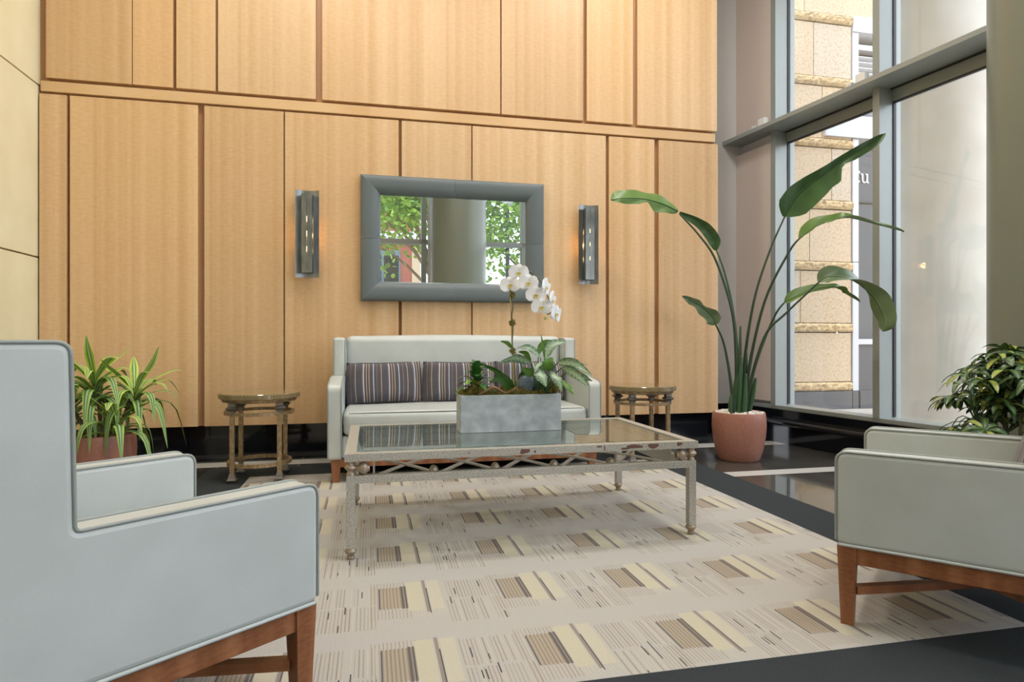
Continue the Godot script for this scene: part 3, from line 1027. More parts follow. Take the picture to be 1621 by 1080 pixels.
func sofa() -> void:
	var x0 := -0.28
	var x1 := 1.668
	var zf := -4.41
	var t := thing("sofa", "pale grey leather sofa with wooden legs against the wood wall", "sofa", Vector3((x0 + x1) / 2, 0, zf - 0.43))
	var hw := (x1 - x0) / 2
	# local: front at z = +0.43
	var o := rounded([Vector2(-0.43, 0.165), Vector2(-0.43, 0.70), Vector2(0.12, 0.71), Vector2(0.43, 0.668), Vector2(0.43, 0.165)], [0.024, 0.045, 0.0, 0.045, 0.024])
	var fl := PackedVector2Array()
	for p in o: fl.append(Vector2(-p.x, p.y))
	for s in [-1, 1]: side_piece(t, s * (hw - 0.048), 0.096, fl, M.leather, 7, 20)
	for s in [-1, 1]:      # wings beside the back
		var m := MB.new()
		m.rbox(Vector3(s * (hw - 0.052), 0.845, -0.285), Vector3(0.094, 0.30, 0.25), 0.022, 3, 0.006, 3)
		var wg := obj("wing", m.mesh(), M.leather, t)
		for q in [-1, 1]:
			var pm := MB.new()
			pm.tube([Vector3(s * (hw - 0.052) + q * 0.043, 0.70, -0.165), Vector3(s * (hw - 0.052) + q * 0.043, 0.975, -0.165), Vector3(s * (hw - 0.052) + q * 0.043, 0.990, -0.19), Vector3(s * (hw - 0.052) + q * 0.043, 0.992, -0.38)], 0.004, 6)
			obj("piping", pm.mesh(), M.leather_piping, wg)
	var bk := MB.new()
	bk.rbox(Vector3(0, 0.66, -0.34), Vector3(2 * hw - 0.195, 0.70, 0.16), 0.05, 4, 0.012, 6)
	obj("backrest", bk.mesh(), M.leather, t)
	var bs := MB.new()
	bs.rbox(Vector3(0, 0.245, 0.0), Vector3(2 * hw - 0.19, 0.155, 0.80), 0.015, 2)
	obj("base", bs.mesh(), M.leather, t)
	var cu := MB.new()
	cu.rbox(Vector3(0, 0.405, 0.065), Vector3(2 * hw - 0.205, 0.165, 0.72), 0.042, 4, 0.014, 8)
	# soft creases at the two front corners
	for k in cu.v.size():
		var p := cu.v[k]
		var ex := clampf((absf(p.x) - 0.55) / 0.3, 0, 1)
		if p.z > 0.2: cu.v[k] += Vector3(0, 0, 0.007 * ex * sin(p.y * 95.0 + absf(p.x) * 14.0))
	var seat := obj("seat_cushion", cu.mesh(), M.leather, t)
	var sp := MB.new()
	sp.tube([Vector3(-hw + 0.14, 0.478, 0.412), Vector3(0, 0.480, 0.416), Vector3(hw - 0.14, 0.478, 0.412)], 0.0035, 6)
	obj("piping", sp.mesh(), M.leather_piping, seat)
	var rl := MB.new()
	for z in [0.375, -0.375]: rl.rbox(Vector3(0, 0.138, z), Vector3(2 * hw - 0.06, 0.055, 0.045), 0.003)
	for s in [-1, 1]: rl.rbox(Vector3(s * (hw - 0.055), 0.138, 0), Vector3(0.045, 0.055, 0.705), 0.003)
	obj("rail", rl.mesh(), M.walnut, t)
	for s in [-1, 1]:
		for z in [0.37, -0.37]: wood_leg(t, s * (hw - 0.055), z, 0.166, 0.066)
	# three striped cushions along the back
	var names := ["striped grey cushion at the left end of the sofa", "striped grey cushion in the middle of the sofa behind the planter", "striped grey cushion at the right end of the sofa behind the leaves"]
	for k in 3: scatter_cushion(names[k], Vector3([0.110, 0.690, 1.265][k], 0.497 + 0.155, -4.985 + 0.01 * (k % 2)), Vector3(-0.24, [0.05, -0.03, -0.06][k], [0.012, -0.01, 0.0][k]), 0.565, 0.315, 0.13, "striped cushions on the sofa")

func armchairs() -> void:
	armchair("pale grey leather armchair with walnut base in the left foreground", Vector3(-0.691, 0, -1.802), -deg_to_rad(51.5), "striped cushion barely showing inside the left armchair")
	armchair("pale grey leather armchair with walnut base in the right foreground", Vector3(2.106, 0, -1.812), deg_to_rad(41.0), "striped cushion inside the right armchair")

func armchair(label: String, at: Vector3, turn: float, cushion: String) -> void:
	var t := thing("armchair", label, "armchair", at, turn, "leather armchairs")
	# local: front at z = -0.40, back at z = +0.42
	var hw := 0.395
	var o := rounded([Vector2(0.40, 0.282), Vector2(0.40, 0.594), Vector2(-0.151, 0.594), Vector2(-0.158, 0.968), Vector2(-0.44, 0.968), Vector2(-0.42, 0.282)], [0.022, 0.036, 0.012, 0.028, 0.05, 0.022])
	var fl := PackedVector2Array()
	fl = o
	for s in [-1, 1]: side_piece(t, s * (hw - 0.046), 0.092, fl, M.leather, 4, 28)
	var bm := MB.new()      # welt along the lower edge
	var pts := []
	for c in [Vector2(-1, -0.39), Vector2(1, -0.39), Vector2(1, 0.41), Vector2(-1, 0.41)]: pts.append(Vector3(c.x * (hw - 0.002), 0.281, c.y))
	for k in 4: bm.tube([pts[k], pts[(k + 1) % 4]], 0.0055, 6)
	obj("welt", bm.mesh(), M.leather, t)
	var bk := MB.new()
	bk.rbox(Vector3(0, 0.67, 0.325), Vector3(2 * hw - 0.186, 0.60, 0.20), 0.05, 4, 0.015, 5, Basis(Vector3.RIGHT, 0.06))
	obj("backrest", bk.mesh(), M.leather, t)
	var bs := MB.new()
	bs.rbox(Vector3(0, 0.305, 0.0), Vector3(2 * hw - 0.17, 0.05, 0.77), 0.012, 2)
	obj("base", bs.mesh(), M.leather, t)
	var cu := MB.new()
	cu.rbox(Vector3(0, 0.385, -0.09), Vector3(2 * hw - 0.19, 0.125, 0.60), 0.038, 4, 0.016, 6)
	obj("seat_cushion", cu.mesh(), M.leather, t)
	var rl := MB.new()
	for s in [-1, 1]:
		rl.rbox(Vector3(s * (hw - 0.034), 0.248, 0.0), Vector3(0.042, 0.062, 0.72), 0.003)
		rl.rbox(Vector3(0, 0.248, s * 0.375), Vector3(2 * hw - 0.12, 0.062, 0.042), 0.003)
	obj("rail", rl.mesh(), M.walnut, t)
	for s in [-1, 1]:
		wood_leg(t, s * (hw - 0.034), -0.368, 0.279, 0.058)
		wood_leg(t, s * (hw - 0.034), 0.378, 0.279, 0.058, 0.03)
	for s in [-1, 1]:
		var st := MB.new()
		st.bar(Vector3(s * (hw - 0.05), 0.122 + s * 0.0005, -0.35), Vector3(-s * (hw - 0.05), 0.122 + s * 0.0005, 0.37), 0.032, 0.027)
		obj("stretcher", st.mesh(), M.walnut, t)
	var fw := Basis(Vector3.UP, turn)
	var cp := at + fw * Vector3(0, 0.58, 0.155)
	var c := thing("scatter_cushion", cushion, "cushion", cp, 0, "striped cushions in the armchairs")
	c.rotation = Vector3(0.28, turn, 0)
	obj("cover", cushion_mesh(0.50, 0.27, 0.10, 0.005), M.striped_cloth, c)

# ---------------------------------------------------------------- coffee table
func coffee_table() -> void:
	var x0 := -0.082
	var x1 := 1.562
	var z0 := -3.823
	var z1 := -2.878
	var cx := (x0 + x1) / 2
	var cz := (z0 + z1) / 2
	var t := thing("coffee_table", "long distressed silver metal coffee table with glass top", "table", Vector3(cx, 0.008, cz))
	var hx := (x1 - x0) / 2
	var hz := (z1 - z0) / 2
	var top := 0.466
	var fw := 0.050
	var ox := hx + 0.026
	var oz := hz + 0.026
	# mitred top frame, four pieces
	for s in [-1, 1]:
		var m := MB.new()
		m.hexa([Vector3(-ox, top - 0.034, s * oz), Vector3(ox, top - 0.034, s * oz), Vector3(ox - fw, top - 0.034, s * (oz - fw)), Vector3(-ox + fw, top - 0.034, s * (oz - fw)), Vector3(-ox, top, s * oz), Vector3(ox, top, s * oz), Vector3(ox - fw, top, s * (oz - fw)), Vector3(-ox + fw, top, s * (oz - fw))] if s > 0 else [Vector3(ox, top - 0.034, -oz), Vector3(-ox, top - 0.034, -oz), Vector3(-ox + fw, top - 0.034, -oz + fw), Vector3(ox - fw, top - 0.034, -oz + fw), Vector3(ox, top, -oz), Vector3(-ox, top, -oz), Vector3(-ox + fw, top, -oz + fw), Vector3(ox - fw, top, -oz + fw)])
		var fr := obj("top_rail", m.mesh(), M.table_metal, t)
		if s > 0:
			for q in [[-0.04, 0.448, 0.026, 0.013], [0.012, 0.446, 0.006, 0.006], [0.33, 0.457, 0.012, 0.005], [0.355, 0.449, 0.004, 0.014], [0.50, 0.452, 0.05, 0.010], [0.605, 0.451, 0.03, 0.012], [0.745, 0.455, 0.016, 0.010], [0.46, 0.442, 0.02, 0.006], [-0.30, 0.452, 0.005, 0.003]]:
				var sp := MB.new()
				var ring := PackedVector2Array()
				for a in 9: ring.append(Vector2(cos(TAU * a / 9), sin(TAU * a / 9)) * (1 + 0.35 * rng.randf_range(-1, 1)) * Vector2(q[2], q[3]))
				for a in range(1, 8): sp.tri(Vector3(ring[0].x, ring[0].y, 0), Vector3(ring[a].x, ring[a].y, 0), Vector3(ring[a + 1].x, ring[a + 1].y, 0))
				obj("bare_spot", sp.mesh(), M.bare_spot, fr, Vector3(q[0], q[1], oz + 0.0006))
		var n := MB.new()
		var e := [Vector3(s * ox, 0, oz), Vector3(s * ox, 0, -oz), Vector3(s * (ox - fw), 0, -oz + fw), Vector3(s * (ox - fw), 0, oz - fw)]
		if s < 0: e = [e[1], e[0], e[3], e[2]]
		var pts := []
		for y in [top - 0.034, top]:
			for p in e: pts.append(p + Vector3(0, y, 0))
		n.hexa(pts)
		obj("top_rail", n.mesh(), M.table_metal, t)
	# glass sheet with bevel, set into the frame
	var g := MB.new()
	var gx := ox - fw
	var gz := oz - fw
	var bv := 0.030
	var lay := []
	for q in [[gx, gz, top - 0.012], [gx, gz, top - 0.006], [gx - bv, gz - bv, top]]: lay.append([Vector3(-q[0], q[2], q[1]), Vector3(q[0], q[2], q[1]), Vector3(q[0], q[2], -q[1]), Vector3(-q[0], q[2], -q[1])])
	g.quad(lay[0][3], lay[0][2], lay[0][1], lay[0][0])
	g.quad(lay[2][0], lay[2][1], lay[2][2], lay[2][3])
	for k in 2:
		for q in 4: g.quad(lay[k][q], lay[k][(q + 1) % 4], lay[k + 1][(q + 1) % 4], lay[k + 1][q])
	obj("glass_top", g.mesh(), M.table_glass, t)
	for s in [-1, 1]:
		span("dark_edge_strip", Vector3(-ox + fw, top - 0.019, s * (oz - fw)), Vector3(ox - fw, top - 0.013, s * (oz - fw - 0.030)), M.dark_edge_strip, t)  # added dark strips below the glass, standing in for the bevel's dark refraction
		span("dark_edge_strip", Vector3(s * (ox - fw), top - 0.019, -oz + fw + 0.03), Vector3(s * (ox - fw - 0.022), top - 0.013, oz - fw - 0.03), M.dark_edge_strip, t)
		for q in [-1, 1]: span("support_lip", Vector3(s * (ox - fw) - s * 0.025, top - 0.03, q * (oz - fw)), Vector3(s * (ox - fw), top - 0.015, q * (oz - fw - 0.025)), M.table_metal, t)
	# lower frame
	for s in [-1, 1]:
		span("lower_rail", Vector3(-hx, 0.334, s * hz - 0.018), Vector3(hx, 0.369, s * hz + 0.018), M.table_metal, t, 0.002)
		span("lower_rail", Vector3(s * hx - 0.018, 0.334, -hz + 0.018), Vector3(s * hx + 0.018, 0.369, hz - 0.018), M.table_metal, t, 0.002)
	# lattice of crossed flat bars inside the lower frame
	var n := 5
	var dx := 2 * (hx - 0.10) / n
	for i in n:
		for j in 2:
			var a := -hx + 0.10 + i * dx
			var zb := -hz + 0.03 + j * (hz - 0.03)
			for k in 2:
				var m := MB.new()
				var p0 := Vector3(a if k == 0 else a + dx, 0.352, zb)
				var p1 := Vector3(a + dx if k == 0 else a, 0.352, zb + hz - 0.03)
				var path := []
				for q in 7:
					var f := q / 6.0
					path.append(p0.lerp(p1, f) + Vector3(0, 0.010 * sin(PI * f) * (1 if k == 0 else 0.4), 0))
				for q in 6: m.bar(path[q], path[q + 1], 0.020, 0.008)
				obj("lattice_bar", m.mesh(), M.table_metal, t)
	for i in n - 1:
		for s in [-1, 1]:
			var m := MB.new()
			m.lathe([[0.022, -0.012], [0.022, 0.008], [0.017, 0.020], [0.009, 0.027], [0.002, 0.029]], Vector3(-hx + 0.10 + (i + 1) * dx - 0.02, 0.362, s * (hz - 0.045)), 14)
			obj("boss", m.mesh(), M.finial_metal, t)
	for s in [-1, 1]:
		span("lattice_end", Vector3(s * (hx - 0.10) - 0.004, 0.345, -hz + 0.02), Vector3(s * (hx - 0.10) + 0.004, 0.425, hz - 0.02), M.table_metal, t)
	# legs, spindles and feet
	for s in [-1, 1]:
		for q in [-1, 1]:
			var lg := obj("leg", boxm(Vector3(0.038, 0.32, 0.038), 0.002), M.table_metal, t, Vector3(s * hx, 0.209, q * hz))
			var ft := MB.new()
			ft.lathe([[0.014, 0.0], [0.017, 0.004], [0.017, 0.012], [0.012, 0.016], [0.026, 0.033], [0.028, 0.038], [0.020, 0.048], [0.018, 0.052]], Vector3(0, -0.209, 0), 20)
			obj("foot", ft.mesh(), M.finial_metal, lg)
			var sp := MB.new()
			sp.lathe([[0.019, 0.160], [0.019, 0.168], [0.013, 0.172], [0.014, 0.180], [0.020, 0.184], [0.027, 0.192], [0.027, 0.197], [0.019, 0.205], [0.015, 0.210], [0.018, 0.214], [0.018, 0.224]], Vector3.ZERO, 20)
			obj("spindle", sp.mesh(), M.finial_metal, lg)
			var kn := MB.new()
			kn.lathe([[0.008, 0.018], [0.014, 0.024], [0.014, 0.030], [0.024, 0.042], [0.030, 0.056], [0.026, 0.066], [0.016, 0.074], [0.016, 0.082]], Vector3(0, 0.19, 0), 18, Basis(Vector3.BACK, s * PI / 2))
			obj("knob", kn.mesh(), M.finial_metal, lg)

# ---------------------------------------------------------------- end tables
func end_tables() -> void:
	end_table("round bronze side table with granite top left of the sofa", Vector3(-0.757, 0, -4.735))
	end_table("round bronze side table with granite top right of the sofa", Vector3(2.165, 0, -4.79))

func end_table(label: String, at: Vector3) -> void:
	var t := thing("side_table", label, "table", at, 0.0, "round granite side tables")
	var tp := MB.new()
	tp.lathe([[0.266, 0.574], [0.270, 0.577], [0.270, 0.607], [0.266, 0.611]], Vector3.ZERO, 56, Basis(), true)
	obj("granite_top", tp.mesh(), M.brown_granite, t)
	var ap := MB.new()
	ap.lathe([[0.225, 0.548], [0.244, 0.552], [0.248, 0.570], [0.248, 0.574]], Vector3.ZERO, 48)
	obj("apron", ap.mesh(), M.bronze, t)
	for r in [[0.222, 0.462, 0.484, 0.020], [0.205, 0.112, 0.136, 0.018]]:
		var rg := MB.new()
		rg.grid(ring_rows(r[0], r[1], r[2], r[3]), true, true)
		obj("ring", rg.mesh(), M.bronze, t)
	for sx in [-1, 1]:
		for sz in [-1, 1]:
			var p := Vector3(sx * 0.152, 0, sz * 0.152)
			var lg := MB.new()
			lg.rbox(p + Vector3(0, 0.27, 0), Vector3(0.030, 0.42, 0.030), 0.003)
			var lo := obj("leg", lg.mesh(), M.bronze, t)
			var ca := MB.new()
			ca.frustum(p + Vector3(0, 0.474, 0), Vector2(0.040, 0.040), p + Vector3(0, 0.494, 0), Vector2(0.040, 0.040))
			ca.frustum(p + Vector3(0, 0.494, 0), Vector2(0.034, 0.034), p + Vector3(0, 0.514, 0), Vector2(0.076, 0.076))
			ca.frustum(p + Vector3(0, 0.514, 0), Vector2(0.076, 0.076), p + Vector3(0, 0.530, 0), Vector2(0.036, 0.036))
			ca.frustum(p + Vector3(0, 0.530, 0), Vector2(0.050, 0.050), p + Vector3(0, 0.549, 0), Vector2(0.042, 0.042))
			obj("capital", ca.mesh(), M.dark_bronze, lo)
			var ft := MB.new()
			ft.frustum(p + Vector3(0, 0.008, 0), Vector2(0.022, 0.022), p + Vector3(0, 0.030, 0), Vector2(0.062, 0.062))
			ft.frustum(p + Vector3(0, 0.030, 0), Vector2(0.062, 0.062), p + Vector3(0, 0.046, 0), Vector2(0.040, 0.040))
			ft.frustum(p + Vector3(0, 0.046, 0), Vector2(0.046, 0.046), p + Vector3(0, 0.074, 0), Vector2(0.030, 0.030))
			obj("foot", ft.mesh(), M.dark_bronze, lo)

func ring_rows(r: float, y0: float, y1: float, w: float) -> Array:
	var rows := []
	for c in [[r - w / 2, y0], [r + w / 2, y0], [r + w / 2, y1], [r - w / 2, y1]]:
		for k in 2:
			var row := PackedVector3Array()
			for a in 56: row.append(Vector3(cos(TAU * a / 56) * c[0], c[1], -sin(TAU * a / 56) * c[0]))
			rows.append(row)
	return rows

# ---------------------------------------------------------------- wall mirror and sconces
func wall_mirror() -> void:
	var x0 := -0.075
	var x1 := 1.502
	var y0 := 1.306
	var y1 := 2.357
	var t := thing("wall_mirror", "wide mirror in a padded slate leather frame above the sofa", "mirror", Vector3((x0 + x1) / 2, (y0 + y1) / 2, WZ))
	var hx := (x1 - x0) / 2
	var hy := (y1 - y0) / 2
	var fw := 0.163
	obj("mirror_glass", boxm(Vector3(2 * (hx - fw) + 0.02, 2 * (hy - fw) + 0.02, 0.006)), M.mirror, t, Vector3(0, 0, 0.018))
	obj("back_board", boxm(Vector3(2 * hx - 0.04, 2 * hy - 0.04, 0.014)), M.gasket, t, Vector3(0, 0, 0.007))
	# profile across the frame: [inset from the outer edge, height off the wall]
	var prof := [[0.0, 0.0], [0.0, 0.045], [0.006, 0.060], [0.020, 0.069], [0.055, 0.074], [0.10, 0.070], [0.135, 0.058], [0.155, 0.040], [0.163, 0.018]]
	for side in 4:
		for half in 2:
			var rows := []
			for p in prof:
				var row := PackedVector3Array()
				for e in 7:
					var f := e / 6.0
					var L: float = (hx if side % 2 == 0 else hy) - p[0]
					var at_mid := 0.0015
					var s: float = lerpf(-L, -at_mid, f) if half == 0 else lerpf(at_mid, L, f)
					var dip := 0.006 if (half == 0 and e == 6) or (half == 1 and e == 0) else 0.0
					var off: float = (hy if side % 2 == 0 else hx) - p[0]
					var z: float = maxf(0.0, p[1] - dip)
					match side:
						0: row.append(Vector3(s, off, z))
						1: row.append(Vector3(off, -s, z))
						2: row.append(Vector3(-s, -off, z))
						3: row.append(Vector3(-off, s, z))
				rows.append(row)
			var m := MB.new()
			m.grid(rows, false, false, true)
			var pc := obj("frame_piece", m.mesh(), M.slate_leather, t)
			var seam := MB.new()
			var path := []
			for p in prof.slice(1):
				var off: float = (hy if side % 2 == 0 else hx) - p[0]
				var L: float = (hx if side % 2 == 0 else hy) - p[0]
				var q := Vector3(0, 0, p[1] - 0.001)
				var s: float = 0.0 if half == 0 else L
				match side:
					0: q += Vector3(s, off, 0)
					1: q += Vector3(off, -s, 0)
					2: q += Vector3(-s, -off, 0)
					3: q += Vector3(-off, s, 0)
				path.append(q)
			seam.tube(path, 0.0016, 5)
			obj("seam", seam.mesh(), M.slate_seam, pc)

func sconces() -> void:
	sconce("curved pewter wall sconce left of the mirror", Vector3(-0.4935, 1.836, WZ))
	sconce("curved pewter wall sconce right of the mirror", Vector3(1.900, 1.830, WZ))

func sconce(label: String, at: Vector3) -> void:
	var t := thing("wall_sconce", label, "sconce", at, 0, "pewter wall sconces")
	obj("wall_plate", boxm(Vector3(0.10, 0.60, 0.012), 0.002), M.sconce_metal, t, Vector3(0, 0, 0.006))
	# curved back plate, hollow towards the room
	var w := 0.185
	var h := 0.706
	var m := MB.new()
	var f := []
	var b := []
	for i in 2:
		var r1 := PackedVector3Array()
		var r2 := PackedVector3Array()
		for j in 13:
			var a := j / 12.0 * 2 - 1
			var z := 0.075 + 0.030 * a * a
			r1.append(Vector3(a * w / 2, (i - 0.5) * h, z))
			r2.append(Vector3(a * w / 2, (i - 0.5) * h, z - 0.003))
		f.append(r1); b.append(r2)
	m.grid(f); m.grid(b, false, false, true)
	m.grid([f[1], b[1]]); m.grid([b[0], f[0]])
	for j in [0, 12]: m.quad(f[0][j], f[1][j], b[1][j], b[0][j]) if j == 0 else m.quad(b[0][j], b[1][j], f[1][j], f[0][j])
	obj("back_plate", m.mesh(), M.sconce_metal, t)
	# front cover: a shallow box with a slit down its middle
	var cw := 0.080
	var ch := 0.632
	var fc := MB.new()
	for s in [-1, 1]:
		fc.box(Vector3(s * (cw / 4 + 0.0008), 0, 0.140), Vector3(cw / 2 - 0.0016, ch, 0.003))
		fc.box(Vector3(s * (cw / 2 - 0.0015), 0, 0.114), Vector3(0.003, ch, 0.050))
		fc.box(Vector3(0, s * (ch / 2 - 0.0015), 0.114), Vector3(cw, 0.003, 0.050))
	for s in [-1, 1]: fc.box(Vector3(0, s * ch * 0.43, 0.1395), Vector3(0.004, ch * 0.14, 0.002))
	obj("front_cover", fc.mesh(), M.sconce_metal, t)
	var bm := MB.new()
	bm.lathe([[0.002, -0.022], [0.010, -0.014], [0.012, 0.0], [0.010, 0.014], [0.002, 0.022]], Vector3.ZERO, 10)
	for y in [-0.125, 0.0, 0.118]: obj("lamp_bulb", bm.mesh(), M.lamp_bulb, t, Vector3(0, y, 0.118))
	var b2 := bm.mesh()
	for s in [-1, 1]:
		obj("lamp_bulb", b2, M.unseen_rear_bulb, t, Vector3(s * 0.02, 0, 0.045))  # bulbs out of view behind the plate, warming the wall beside it
	var l := OmniLight3D.new()
	l.name = "sconce_glow"
	l.light_color = Color8(255, 194, 120)
	l.light_energy = 0.026
	l.light_size = 0.03
	l.omni_range = 12.0
	l.omni_attenuation = 2.0
	l.shadow_enabled = true
	l.position = Vector3(0, 0, 0.048)
	t.add_child(l)
	var l2 := OmniLight3D.new()
	l2.name = "slit_glow"
	l2.light_color = Color8(255, 210, 150)
	l2.light_energy = 0.02
	l2.light_size = 0.02
	l2.omni_range = 12.0
	l2.omni_attenuation = 2.0
	l2.shadow_enabled = true
	l2.position = Vector3(0, 0, 0.118)
	t.add_child(l2)

# ---------------------------------------------------------------- plants
func pot_mesh(r: float, h: float) -> ArrayMesh:      # rounded tub, open at the top
	var m := MB.new()
	m.lathe([[r * 0.70, 0.0], [r * 0.76, 0.012], [r * 0.88, h * 0.22], [r * 0.97, h * 0.50], [r * 1.0, h * 0.72], [r * 0.985, h * 0.90], [r * 0.955, h * 0.985], [r * 0.94, h], [r * 0.915, h * 0.995], [r * 0.91, h * 0.95], [r * 0.92, h * 0.86]], Vector3.ZERO, 64)
	return m.mesh()

func pebbles(t: Node3D, r: float, y: float, count: int, m: Material, sd: int) -> void:
	var g := RandomNumberGenerator.new()
	g.seed = sd
	var p := MB.new()
	p.lathe([[0.002, -0.008], [0.010, -0.005], [0.013, 0.0], [0.009, 0.006], [0.002, 0.009]], Vector3.ZERO, 7)
	var mm := MultiMesh.new()
	mm.transform_format = MultiMesh.TRANSFORM_3D
	mm.mesh = p.mesh()
	mm.instance_count = count
	for k in count:
		var a := g.randf() * TAU
		var q := sqrt(g.randf()) * r
		mm.set_instance_transform(k, Transform3D(Basis.from_euler(Vector3(g.randf() * 3, g.randf() * 3, g.randf() * 3)).scaled(Vector3.ONE * g.randf_range(0.8, 1.5)), Vector3(cos(a) * q, y + g.randf_range(0, 0.022) + 0.02 * (1 - q / r), sin(a) * q)))
	var mi := MultiMeshInstance3D.new()
	mi.name = "pebbles"
	mi.multimesh = mm
	mi.material_override = m
	mi.set_meta("kind", "stuff")
	t.add_child(mi)

func disc(r: float) -> ArrayMesh:
	var m := MB.new()
	m.lathe([[r, -0.01], [r, 0.0], [r * 0.6, 0.008], [0.01, 0.012]], Vector3.ZERO, 32)
	return m.mesh()

func local(t: Node3D, l: Array) -> Array:
	var o := []
	for p in l: o.append(p - t.position)
	return o

